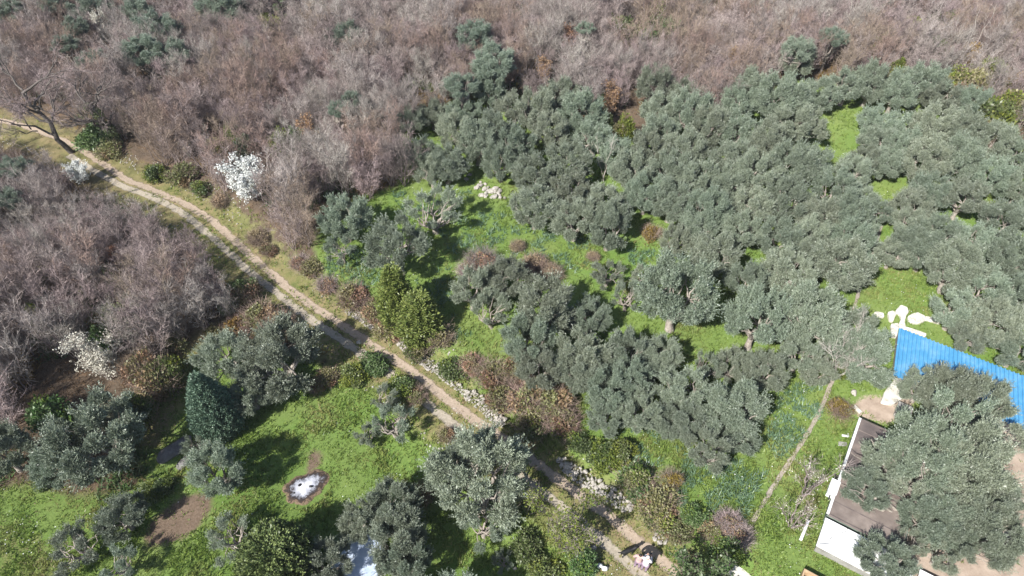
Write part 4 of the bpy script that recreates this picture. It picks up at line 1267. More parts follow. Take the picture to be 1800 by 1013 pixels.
stone_wall('short white stone wall stretch left of the golden green juniper', [(606, 546), (630, 556), (655, 578)], .5, 4, .09, .2)
stone_wall('white stone wall stretch below the dark red bramble', [(700, 602), (735, 626), (775, 660)], .7, 6, .10, .35)
stone_wall('broad white stone wall stretch below the big bramble thicket', [(815, 690), (845, 712), (888, 750)], .75, 7, .105, .5)
stone_wall('sparse white stones bridging two wall stretches above the track', [(772, 658), (792, 672), (814, 690)], .5, 4, .10, .3)
stone_wall('longest white stone wall stretch beside the two people', [(980, 810), (1015, 838), (1060, 866), (1110, 898)], .75, 7, .115, .6)
stone_wall('last few white wall stones right above the people and their shadows', [(1150, 940), (1172, 958)], .5, 3, .12, .2)
x, y, z = at(855, 325)
t = thing('stone_heap', 'scattered heap of white stones in the grassy clearing', 'stone heap', (x, y, z))
pts = []
for cx, cy, n in ((822, 312, 4), (842, 328, 8), (855, 333, 10), (873, 338, 12), (852, 345, 6), (884, 345, 5)):
    for k in range(n):
        q = at(cx + rnd.gauss(0, 5), cy + rnd.gauss(0, 3.5))
        pts.append((q[0], q[1], q[2] + .08))
stones_on(t, t.location, pts, .2)
BOULD = []
for i in range(3):
    m_ = stone_mesh(640 + i, .8, 3)
    m_.polygons.foreach_set('use_smooth', [False] * len(m_.polygons))
    BOULD.append(m_)
for (px, py, r, lab) in ((1012, 960, .45, 'big white limestone boulder below the young budding tree'), (1043, 964, .17, 'small white stone right of the big white boulder'), (632, 603, .22, 'grey white boulder in the olive shadow on the track'),
                         (1500, 692, .24, 'white rock lying left of the white patio'), (313, 644, .13, 'small white stone on the dry slope above the cypress'), (905, 1000, .12, 'small pale stone in the grass at the bottom edge')):
    x, y, z = at(px, py)
    o = obj('boulder', BOULD[int(px) % 3], None, (x, y, z + r * .3))
    o.scale = (r, r, r); o.rotation_euler = (0, 0, px)
    tagit(o, lab, 'boulder')
# loose stones on the verges: too many and too small to pick apart
g = Geo()
base = []
for st_ in STONE:
    v = np.array([q.co for q in st_.vertices]); f = np.array([list(q.vertices) for q in st_.polygons]); base.append((v, f))
k = 0
while k < 700:
    i = rnd.randrange(6, 56); q = ROAD[i] + (ROAD[i + 1] - ROAD[i]) * rnd.random()
    T = unit(ROAD[i + 1] - ROAD[i]); nrm = np.array([-T[1], T[0]])
    sd = rnd.choice([rnd.uniform(1.4, 3.2), rnd.uniform(1.4, 3.2), rnd.uniform(-2.6, -1.3)])
    p = q + nrm * sd
    if float(vnoise(p[0], p[1], 2.0, 21)) < .5:
        continue
    v, f = base[rnd.randrange(10)]
    s = rnd.uniform(.03, .10)
    a = rnd.random() * 6.28
    rot = np.array([[math.cos(a), -math.sin(a), 0], [math.sin(a), math.cos(a), 0], [0, 0, 1]])
    g.add(v @ rot.T * s + [p[0], p[1], float(H(*p)) + s * .3], f)
    k += 1
tagit(obj('loose_stones', g.mesh('loose_stones', [M['stone']])), 'small white stones strewn along the verges of the track', 'stones', kind='stuff')


# ================================================================== BUILT THINGS
def prism(outline, z0, z1, taper=0.0):
    """closed prism over a world outline (counter-clockwise or not); z0, z1 arrays or numbers"""
    p = np.asarray(outline, float)
    area = np.sum(p[:, 0] * np.roll(p[:, 1], -1) - np.roll(p[:, 0], -1) * p[:, 1])
    if area < 0:
        p = p[::-1]
    n = len(p)
    c = p.mean(0)
    top = c + (p - c) * (1 - taper)
    V = np.r_[np.c_[p, np.broadcast_to(z0, n)], np.c_[top, np.broadcast_to(z1, n)]]
    F = [np.array([list(range(n, 2 * n))]), np.array([list(range(n - 1, -1, -1))]), np.array([[i, (i + 1) % n, n + (i + 1) % n, n + i] for i in range(n)])]
    return V, F


def prism_mesh(name, outline, z0, z1, mat, origin=(0, 0, 0), taper=0.0, bevel=0):
    V, F = prism(outline, z0, z1, taper)
    m_ = mesh_np(name, V - np.array(origin), F, [mat])
    return m_


def bev(o, w=.02, seg=2):
    md = o.modifiers.new('bevel', 'BEVEL'); md.width = w; md.segments = seg; md.limit_method = 'ANGLE'
    return o


def wpt(px, py, z):
    d = ray(px, py); t = (z - CAM_H) / d[2]
    return np.array([d[0] * t, d[1] * t])


M['blue'] = noise_mat('blue_sheet', [(.25, (.05, .215, .41)), (.5, (.08, .28, .49)), (.75, (.19, .37, .52))], 1.1, .5, bump=0, spec=.4)
M['bluewall'] = noise_mat('grey_wall', [(.3, (.20, .19, .18)), (.7, (.33, .32, .30))], 2, .9)
M['roofdark'] = noise_mat('dark_roof_felt', [(.25, (.085, .07, .068)), (.5, (.13, .107, .10)), (.75, (.24, .19, .165))], .9, .92, bump=.3, bscale=30)
M['roofdust'] = noise_mat('dusty_roof_felt', [(.25, (.12, .095, .085)), (.5, (.19, .155, .135)), (.75, (.29, .24, .21))], 1.1, .92, bump=.3, bscale=30)
M['white'] = noise_mat('white_paint', [(.3, (.74, .74, .73)), (.7, (.84, .84, .83))], 1.5, .6)
M['plaster'] = noise_mat('pale_plaster', [(.3, (.20, .19, .17)), (.7, (.33, .32, .29))], 2.5, .9)
M['green_w'] = noise_mat('green_grey_wall', [(.3, (.13, .17, .14)), (.7, (.22, .26, .22))], 2.5, .9)
M['wood'] = noise_mat('weathered_wood', [(.3, (.34, .22, .12)), (.7, (.52, .38, .24))], 4, .8)
M['conc'] = noise_mat('grey_concrete', [(.3, (.36, .34, .31)), (.7, (.52, .50, .46))], 3, .9, bump=.3)
M['black'] = noise_mat('black_coat', [(.3, (.008, .008, .009)), (.7, (.022, .021, .022))], 8, .6)
M['dark'] = noise_mat('dark_plastic', [(.3, (.02, .02, .022)), (.7, (.04, .04, .042))], 8, .5)

# ---- blue corrugated roof of the low outbuilding
BZ = float(H(*wpt(1600, 620, .3))) + .6
A = wpt(1580, 578, BZ); B = wpt(1742, 641, BZ); Cc = wpt(1573, 640, BZ)
ux, uy = unit(B - A), unit(Cc - A)
rw, rl = 4.1, 18.3
org = np.array([A[0], A[1], BZ])
blue = thing('outbuilding', 'low outbuilding with a bright blue corrugated roof among the olives', 'building', tuple(org))
q = [A + uy * .08 + ux * .08, A + ux * (rl - .08) + uy * .08, A + ux * (rl - .08) + uy * (rw - .08), A + uy * (rw - .08) + ux * .08]
obj('wall', prism_mesh('outbuilding_wall', q, BZ - 1.5, BZ - .06, M['bluewall'], org), blue)
pw = .96
sheet = []
nr = 4
xs, zs = [], []
for r in range(nr):
    b = r * pw / nr
    xs += [b, b + pw / nr * .5, b + pw / nr * .62, b + pw / nr * .88]
    zs += [0, 0, .075, .075]
xs.append(pw); zs.append(0)
Vs = []
for yy in (-.05, rw * .33, rw * .66, rw + .05):
    for a_x, a_z in zip(xs, zs):
        q2 = ux * a_x + uy * yy
        Vs.append([q2[0], q2[1], a_z + .02 - .02 * yy])
k = len(xs)
Fs = [[r * k + i, r * k + i + 1, (r + 1) * k + i + 1, (r + 1) * k + i] for r in range(3) for i in range(k - 1)]
SHEET = mesh_np('roof_sheet', np.array(Vs), np.array(Fs), [M['blue']])
for i in range(int(rl / pw)):
    o = obj('roof_sheet', SHEET, blue, (ux[0] * i * pw, ux[1] * i * pw, .004 * (i % 2) + rnd.uniform(0, .006)))
    md = o.modifiers.new('thick', 'SOLIDIFY'); md.thickness = .004

# ---- white limestone slabs round it
def crop7(pts):
    return [(1500 + a / 4.823, 510 + b / 4.823) for a, b in pts]


SLABS = [
    ([(350, 190), (395, 140), (450, 160), (462, 200), (440, 230), (428, 285), (440, 318), (385, 318), (375, 300), (398, 260), (390, 225)], 'white limestone slab in the middle above the blue roof corner'),
    ([(385, 322), (440, 322), (520, 345), (610, 380), (604, 402), (480, 360), (385, 330)], 'long white slab edging the far side of the blue roof'),
    ([(285, 200), (330, 185), (365, 210), (345, 240), (330, 280), (300, 270)], 'white slab on the left above the blue roof corner'),
    ([(310, 300), (372, 290), (378, 330), (360, 410), (315, 405)], 'upright white slab left of the blue roof corner'),
    ([(455, 235), (500, 210), (540, 203), (600, 230), (600, 270), (560, 292), (500, 290), (460, 265)], 'rounded white slab on the right above the blue roof'),
    ([(604, 235), (660, 245), (735, 285), (720, 292), (640, 270), (604, 262)], 'thin tapering white slab beside the rounded slab'),
    ([(170, 200), (200, 195), (250, 205), (255, 240), (215, 240)], 'small white slab half under the olive tree'),
    ([(365, 740), (465, 770), (450, 850), (420, 920), (330, 980), (230, 960), (260, 870)], 'white patio slab between the blue roof and the dark roof'),
]
for pts, lab in SLABS:
    w = [at(*p) for p in crop7(pts)]
    # round the outline a little
    P = np.array([v[:2] for v in w])
    Q = []
    for i in range(len(P)):
        a, b = P[i], P[(i + 1) % len(P)]
        Q += [a * .9 + b * .1, a * .12 + b * .88]
    zc = float(np.mean([v[2] for v in w])); c = P.mean(0)
    Q = [c + (q - c) * 1.06 for q in Q]
    o = obj('stone_slab', prism_mesh('stone_slab', Q, zc - .35, zc + .17, M['slab'], (c[0], c[1], zc), .03), None, (c[0], c[1], zc))
    tagit(bev(o, .04), lab, 'stone slab', 'white slabs round the blue roof')

# ---- the low house with the dark flat roof
HG = float(H(*wpt(1480, 830, .8)))
RZ = HG + .95
P1 = wpt(1511, 735, RZ); P2 = wpt(1454, 902, RZ)
dv = unit(P2 - P1); dh = np.array([-dv[1], dv[0]])
if dh[0] < 0:
    dh = -dh
Ln = np.linalg.norm(P2 - P1); Wd = 3.7
org = np.array([P1[0], P1[1], HG])
house = thing('house', 'low house with a dark flat roof and white edge under the olives', 'house', tuple(org))


def rect(o, a, b, da, db):
    """rectangle from o + a along dv, b along dh, sized da x db"""
    return [o + dv * a + dh * b, o + dv * (a + da) + dh * b, o + dv * (a + da) + dh * (b + db), o + dv * a + dh * (b + db)]


obj('wall', prism_mesh('house_wall', rect(P1, .06, .06, Ln - .12, Wd), HG - .5, RZ - .06, M['green_w'], org), house)
roof = obj('roof', prism_mesh('house_roof', rect(P1, .1, .1, Ln * .55 - .1, Wd - .1), RZ - .055, RZ, M['roofdark'], org), house)
obj('roof', prism_mesh('house_roof', rect(P1, .1 + Ln * .55, .1, Ln * .45 - .1, Wd - .1), RZ - .055, RZ - .003, M['roofdust'], org), house)
for a, b, da, db in ((0, -.03, Ln, .13), (0, .10, .1, Wd), (Ln, .10, .08, Wd)):
    bev(obj('roof_edge', prism_mesh('roof_edge', rect(P1, a, b, da, db), RZ - .07, RZ + .05, M['white'] if da > 1 else M['roofdark'], org), house), .01)
# white lower roof
W1 = wpt(1452, 908, RZ - .12); Wl = 1.75
obj('wall', prism_mesh('annex_wall', rect(W1, .12, .08, Wl - .16, 4.2), HG - .5, RZ - .17, M['plaster'], org), house)
annex = bev(obj('annex_roof', prism_mesh('annex_roof', rect(W1, .09, 0, Wl, 4.4), RZ - .165, RZ - .08, M['white'], org), house), .012)
V_, F_ = tube(bent(np.random.default_rng(3), [*(W1 + dv * (Wl - .05) + dh * .12), RZ - .05], [*(W1 + dv * .12 + dh * 1.1), RZ - .05], 6, .03), .012, 5)
obj('cable', mesh_np('roof_cable', V_ - org, F_, [M['dark']]), annex)
for k in range(2):
    obj('roof_seam', prism_mesh('roof_seam', rect(W1, .5 + .55 * k, 1.2, .03, 1.2), RZ - .079, RZ - .069, M['conc'], org), annex)
for k in range(4):
    obj('roof_seam', prism_mesh('roof_seam', rect(P1, Ln * (.12 + .25 * k), .12, .05, Wd - .2), RZ + .001, RZ + .012, M['roofdust'] if k < 2 else M['roofdark'], org), roof)
# white box on the eave
bx = P1 + dv * Ln * .70 - dh * .30
hb = thing('vent_box', 'white boxy unit on the eave of the dark roof', 'roof unit', (bx[0], bx[1], RZ - .45))
o_ = np.array([bx[0], bx[1], RZ - .45])
bev(obj('casing', prism_mesh('unit_casing', rect(bx, 0, 0, .85, .40), RZ - .45, RZ + .09, M['white'], o_), hb), .03)
obj('lid', prism_mesh('unit_lid', rect(bx, -.03, -.03, .91, .46), RZ + .092, RZ + .12, M['white'], o_), hb)
obj('bracket', prism_mesh('unit_bracket', rect(bx, .86, .15, .3, .06), RZ - .2, RZ - .14, M['dark'], o_), hb)
# second roof bit bottom right
W2 = wpt(1618, 1000, HG + .5)
o = obj('white_sheet', prism_mesh('white_sheet', rect(W2, 0, 0, 1.4, 1.6), HG + .40, HG + .46, M['white'], (W2[0], W2[1], HG)), None, (W2[0], W2[1], HG))
tagit(o, 'white sheet roof corner at the bottom edge beside the beige yard', 'roof sheet')
# appliance by the patio
bx = wpt(1577, 712, HG + .5)
t = thing('garden_cabinet', 'grey garden cabinet beside the white patio slab', 'cabinet', (bx[0], bx[1], HG))
o_ = np.array([bx[0], bx[1], HG])
bev(obj('body', prism_mesh('cabinet_body', rect(bx, 0, 0, .7, .75), HG - .1, HG + .8, M['conc'], o_), t), .03)
bev(obj('top', prism_mesh('cabinet_top', rect(bx, -.04, -.04, .78, .83), HG + .803, HG + .85, M['bluewall'], o_), t), .015)


def plank(label, a, b, w, h, mat, name='plank', cat='plank', lift=.05):
    pa, pb = np.array(at(*a)[:2]), np.array(at(*b)[:2])
    d = unit(pb - pa); n = np.array([-d[1], d[0]]) * w / 2
    z = float(max(H(*pa), H(*pb))) + lift
    m_ = prism_mesh(name, [pa - n, pb - n, pb + n, pa + n], z, z + h, mat, (pa[0], pa[1], z))
    o = obj(name, m_, None, (pa[0], pa[1], z))
    return tagit(bev(o, .01), label, cat)


plank('white plank standing in the garden grass left of the white roof', (1406, 951), (1419, 918), .14, .16, M['white'])
plank('short white plank by the upper corner of the dark roof', (1479, 767), (1491, 769), .1, .08, M['white'])
plank('blue grey board beside the dark roof eave', (1473, 781), (1488, 783), .28, .05, M['bluewall'])
plank('pale stone kerb left of the dark roof corner', (1500, 716), (1512, 728), .2, .12, M['slab'], 'kerb_stone', 'kerb')
# timber box at the bottom
px_ = wpt(1412, 1002, HG + .3)
t = thing('timber_box', 'open timber box at the bottom edge below the white roof', 'box', (px_[0], px_[1], HG))
o_ = np.array([px_[0], px_[1], HG])
for a, b, da, db in ((0, 0, .08, 1.15), (.08, 0, .9, .08), (.08, 1.07, .9, .08), (.98, 0, .08, 1.15)):
    bev(obj('board', prism_mesh('box_board', rect(px_, a, b, da, db), HG - .1, HG + .5, M['wood'], o_), t), .01)
obj('base', prism_mesh('box_base', rect(px_, .09, .09, .88, .97), HG, HG + .06, M['dark'], o_), t)
# white concrete block at the bottom edge
P = [wpt(*p, .75) for p in ((1276, 985), (1292, 980), (1375, 1020), (1362, 1032))]
Pl = [wpt(*p, .75) for p in ((1270, 988), (1274.5, 986), (1360, 1033), (1350, 1040))]
c = np.mean(P, 0); g0 = float(H(*c)); zt = .75
t = thing('concrete_wall', 'white faced concrete block with grey top at the bottom edge', 'wall', (c[0], c[1], g0))
o_ = (c[0], c[1], g0)
V_, F_ = prism(P, g0 - .3, zt)
bev(obj('top', mesh_np('block', V_ - np.array(o_), F_, [M['conc']]), t), .02)
F1 = [np.array([0, 0]) + P[0], P[3], P[3] + np.array([-.35, -.55]), P[0] + np.array([-.25, -.6])]
obj('face', prism_mesh('block_face', F1, g0 - .3, zt - .05, M['slab'], o_), t)

# the olives stand beside the buildings and lean over them
for o in [o for o in bpy.data.objects if o.name.startswith('olive_tree')]:
    b0 = np.array(o.location[:2])
    for (oo, ax, ay, la_, lb_) in ((P1, dv, dh, Ln + 1.9, Wd), (A, ux, np.array([ux[1], -ux[0]]), rl, rw)):
        r0 = b0 - oo
        u_, v_ = float(r0 @ ax), float(r0 @ ay)
        if -.3 < u_ < la_ + .3 and -.3 < v_ < lb_ + .5:
            tgt = (lb_ + .75) if v_ > lb_ * .35 or oo is P1 else -.6
            b1 = oo + ax * u_ + ay * tgt
            sh_ = b0 - b1
            o.location = (b1[0], b1[1], float(H(*b1)) - .05)
            inv = Matrix.Rotation(-o.rotation_euler.z, 3, 'Z') @ Vector((sh_[0], sh_[1], 0))
            loc = Vector((inv.x / o.scale[0], inv.y / o.scale[1], 0))
            for ch in o.children:
                if ch.name.startswith('crown'):
                    ch.location = loc
                else:
                    lean_ = Vector((0, 0, 1)).rotation_difference((loc + Vector((0, 0, 2.6))).normalized())
                    ch.rotation_euler = lean_.to_euler()
                    ch.scale = (1, 1, (loc + Vector((0, 0, 2.6))).length / 2.6)
            break

# ---- ash patch
def ash_mat():
    m, nt, N, L = nodes_of('ash')
    out = N.new('ShaderNodeOutputMaterial'); b = N.new('ShaderNodeBsdfDiffuse')
    a = N.new('ShaderNodeAttribute'); a.attribute_name = 'radius'
    tc = N.new('ShaderNodeTexCoord')
    n = N.new('ShaderNodeTexNoise'); n.inputs['Scale'].default_value = 4.0; n.inputs['Detail'].default_value = 8; n.inputs['Roughness'].default_value = .75
    L.new(tc.outputs['Object'], n.inputs['Vector'])
    ma = N.new('ShaderNodeMath'); ma.operation = 'MULTIPLY_ADD'; ma.inputs[1].default_value = 1.2; ma.inputs[2].default_value = -.6
    L.new(n.outputs['Fac'], ma.inputs[0])
    ad = N.new('ShaderNodeMath'); ad.operation = 'ADD'; L.new(a.outputs['Fac'], ad.inputs[0]); L.new(ma.outputs[0], ad.inputs[1])
    cr = N.new('ShaderNodeValToRGB')
    st = [(0, (.60, .60, .63)), (.30, (.50, .50, .54)), (.44, (.36, .37, .41)), (.56, (.17, .17, .19)), (.64, (.045, .038, .036)), (.80, (.06, .045, .036)), (.90, (.24, .17, .12))]
    while len(cr.color_ramp.elements) < len(st):
        cr.color_ramp.elements.new(.5)
    for e, (p, c_) in zip(cr.color_ramp.elements, st):
        e.position = p; e.color = (*c_, 1)
    L.new(ad.outputs[0], cr.inputs[0]); L.new(cr.outputs[0], b.inputs['Color'])
    bp = N.new('ShaderNodeBump'); bp.inputs['Strength'].default_value = .6; bp.inputs['Distance'].default_value = .05
    L.new(n.outputs['Fac'], bp.inputs['Height']); L.new(bp.outputs[0], b.inputs['Normal'])
    mr = N.new('ShaderNodeMapRange'); mr.inputs['From Min'].default_value = .88; mr.inputs['From Max'].default_value = 1.02
    L.new(ad.outputs[0], mr.inputs['Value'])
    tr = N.new('ShaderNodeBsdfTransparent'); ms = N.new('ShaderNodeMixShader')
    L.new(mr.outputs[0], ms.inputs[0]); L.new(b.outputs[0], ms.inputs[1]); L.new(tr.outputs[0], ms.inputs[2])
    L.new(ms.outputs[0], out.inputs['Surface'])
    return m


x, y, z = at(538, 857)
rngA = np.random.default_rng(9)
nr_, na = 18, 110
th = np.arange(na) * 2 * PI / na
Rr = 1.12 * (1 + .14 * np.sin(2 * th + .6) + .08 * np.sin(3 * th) + .05 * np.sin(7 * th))
Vs, rad = [[0, 0, 0]], [0]
for i in range(1, nr_ + 1):
    u = i / nr_
    for k in range(na):
        Vs.append([math.cos(th[k]) * Rr[k] * u * 1.12, math.sin(th[k]) * Rr[k] * u, 0]); rad.append(u)
Vs, rad = np.array(Vs), np.array(rad)
Vs[:, 2] = H(x + Vs[:, 0], y + Vs[:, 1]) - z + .012 + .03 * (1 - rad) + .17 * np.clip(1 - rad, 0, 1) ** .8 * (.6 + .8 * vnoise(Vs[:, 0], Vs[:, 1], .3, 4)) + .06 * np.exp(-((rad - .72) / .12) ** 2) * vnoise(Vs[:, 0], Vs[:, 1], .15, 6)
Vs[rad > .99, 2] -= .1
Fa = [[0, 1 + k, 1 + (k + 1) % na] for k in range(na)]
Fq = [[1 + (i - 1) * na + k, 1 + i * na + k, 1 + i * na + (k + 1) % na, 1 + (i - 1) * na + (k + 1) % na] for i in range(1, nr_) for k in range(na)]
m_ = mesh_np('ash', Vs, [np.array(Fa), np.array(Fq)], [ash_mat()], smooth=True)
m_.attributes.new('radius', 'FLOAT', 'POINT').data.foreach_set('value', rad.astype(np.float32))
t = thing('ash_heap', 'burnt patch of white ash with a charred black rim on the lawn', 'ash heap', (x, y, z), .25)
obj('ash', m_, t)
for dx, dy in ((-.30, .12), (.32, -.12), (-.66, -.28)):
    o = obj('charred_log', stone_mesh(660 + int(dx * 10), .6, 2), t, (dx, dy, .2 if dx > -.5 else .12)); o.scale = (.13, .11, .12)
    o.data.materials.clear(); o.data.materials.append(M['black'])

for k in range(22):
    q_, w_ = rnd.random() * 6.28, rnd.uniform(.35, 1.0)
    lx, ly = math.cos(q_) * w_ * 1.1, math.sin(q_) * w_
    o = obj('charcoal', STONE[k % 10], t, (lx, ly, .05 + .1 * (1 - w_)))
    o.scale = [rnd.uniform(.02, .05)] * 3; o.rotation_euler = (q_, w_, k)
    o.material_slots[0].link = 'OBJECT'; o.material_slots[0].material = M['black']
# ---- round pool with pale blue cover under the olives
M['cover'] = noise_mat('pale_blue_cover', [(.3, (.36, .45, .62)), (.7, (.62, .68, .78))], 1.6, .35, bump=.35, bscale=5, spec=.5)
x, y, z = at(632, 992)
t = thing('round_pool', 'round pool under a pale blue cover, half hidden by olive branches', 'pool', (x, y, z))
n = 40
th = np.arange(n) * 2 * PI / n
ring = lambda r, zz: np.stack([np.cos(th) * r, np.sin(th) * r, np.full(n, zz)], 1)


def lathe(rings):
    V_ = np.concatenate([ring(r, zz) for r, zz in rings])
    F_ = np.array([[i * n + k, i * n + (k + 1) % n, (i + 1) * n + (k + 1) % n, (i + 1) * n + k] for i in range(len(rings) - 1) for k in range(n)])
    return V_, F_


V_, F_ = lathe([(1.36, -.2), (1.36, .5), (1.30, .5)])
obj('side_wall', mesh_np('pool_wall', V_, F_, [M['bluewall']], smooth=True), t)
V_, F_ = lathe([(1.30, .47), (1.42, .5), (1.43, .56), (1.38, .6), (1.28, .57)])
obj('rim', mesh_np('pool_rim', V_, F_, [M['cover']], smooth=True), t)
V_, F_ = lathe([(1.29, .56), (1.0, .50), (.6, .47), (.2, .46), (.001, .46)])
V_[:, 2] += (vnoise(V_[:, 0], V_[:, 1], .35, 8) - .5) * .06
obj('cover', mesh_np('pool_cover', V_, F_, [M['cover']], smooth=True), t)

# ---- grey rock slabs by the cypress
for pts, lab, hh in (([(274, 812), (280, 795), (300, 785), (318, 772), (336, 764), (340, 775), (334, 790), (312, 800), (296, 812), (282, 818)], 'long grey rock slab on the lawn left of the cypress', .22),
                     ([(308, 822), (322, 806), (340, 795), (345, 806), (330, 818), (316, 830)], 'smaller shaded grey rock slab below the long slab', .15),
                     ([(354, 782), (362, 770), (372, 768), (374, 776), (362, 784)], 'small bluish white rock slab at the foot of the cypress', .15)):
    w = [at(*p) for p in pts]
    P = np.array([v[:2] for v in w]); zc = float(np.mean([v[2] for v in w])); c = P.mean(0)
    Q = []
    for i in range(len(P)):
        a, b = P[i], P[(i + 1) % len(P)]
        Q += [a * .8 + b * .2, a * .25 + b * .75]
    # mounded top with facets
    Q = np.array(Q); n_ = len(Q)
    Vr = [np.c_[Q, np.full(n_, zc - .3)], np.c_[c + (Q - c) * .97, zc + hh * (.35 + .3 * vnoise(Q[:, 0], Q[:, 1], .4, 3))], np.c_[c + (Q - c) * .6, zc + hh * (.7 + .6 * vnoise(Q[:, 0], Q[:, 1], .3, 4))], np.c_[c + (Q - c) * .2, zc + hh * (.9 + .4 * vnoise(Q[:, 0], Q[:, 1], .3, 5))]]
    Vr = np.concatenate(Vr)
    Fr = np.array([[i * n_ + k, i * n_ + (k + 1) % n_, (i + 1) * n_ + (k + 1) % n_, (i + 1) * n_ + k] for i in range(3) for k in range(n_)])
    Fc = np.array([list(range(3 * n_, 4 * n_))])
    o = obj('rock_slab', mesh_np('rock_slab', Vr - np.array([c[0], c[1], zc]), [Fr, Fc], [M['rock']]), None, (c[0], c[1], zc))
    tagit(o, lab, 'rock')
for px, py, lab in ((1054, 997, 'pale bag left of a matching one in the grass by the people'), (1063, 1001, 'pale bag right of a matching one in the grass by the people')):
    x, y, z = at(px, py)
    m_ = stone_mesh(670 + px, .8, 2); m_.materials.clear(); m_.materials.append(M['white']); m_.polygons.foreach_set('use_smooth', [True] * len(m_.polygons))
    o = obj('bag', m_, None, (x, y, z + .13)); o.scale = (.2, .18, .2)
    tagit(o, lab, 'bag', 'pale bags in the grass')


# ================================================================== PEOPLE AND DOG
def skinned(name, verts, edges, radii, mat, parent=None, levels=2, root=0):
    me_ = bpy.data.meshes.new(name)
    me_.from_pydata([tuple(v) for v in verts], edges, [])
    me_.materials.append(mat)
    o = obj(name, me_, parent)
    md = o.modifiers.new('skin', 'SKIN'); md.use_smooth_shade = True; md.branch_smoothing = .4
    sk = me_.skin_vertices[0].data
    for i, r in enumerate(radii):
        sk[i].radius = (r, r) if not hasattr(r, '__len__') else r
    sk[root].use_root = True
    sd = o.modifiers.new('subd', 'SUBSURF'); sd.levels = levels; sd.render_levels = levels
    return o


M['skin'] = noise_mat('skin', [(.3, (.50, .30, .22)), (.7, (.60, .38, .28))], 5, .6)
M['pink'] = noise_mat('pink_coat', [(.3, (.42, .27, .25)), (.7, (.54, .38, .36))], 6, .9)
M['whitej'] = noise_mat('white_jacket', [(.3, (.70, .66, .68)), (.7, (.82, .79, .80))], 6, .85)
M['mauve'] = noise_mat('mauve_trousers', [(.3, (.20, .14, .19)), (.7, (.30, .22, .28))], 6, .9)
M['hair_d'] = noise_mat('dark_hair', [(.3, (.015, .012, .011)), (.7, (.045, .035, .03))], 20, .6)
M['hat'] = noise_mat('pale_hat', [(.3, (.66, .60, .60)), (.7, (.78, .73, .72))], 8, .9)
M['shoe'] = noise_mat('dark_shoe', [(.3, (.03, .028, .028)), (.7, (.07, .065, .06))], 8, .7)


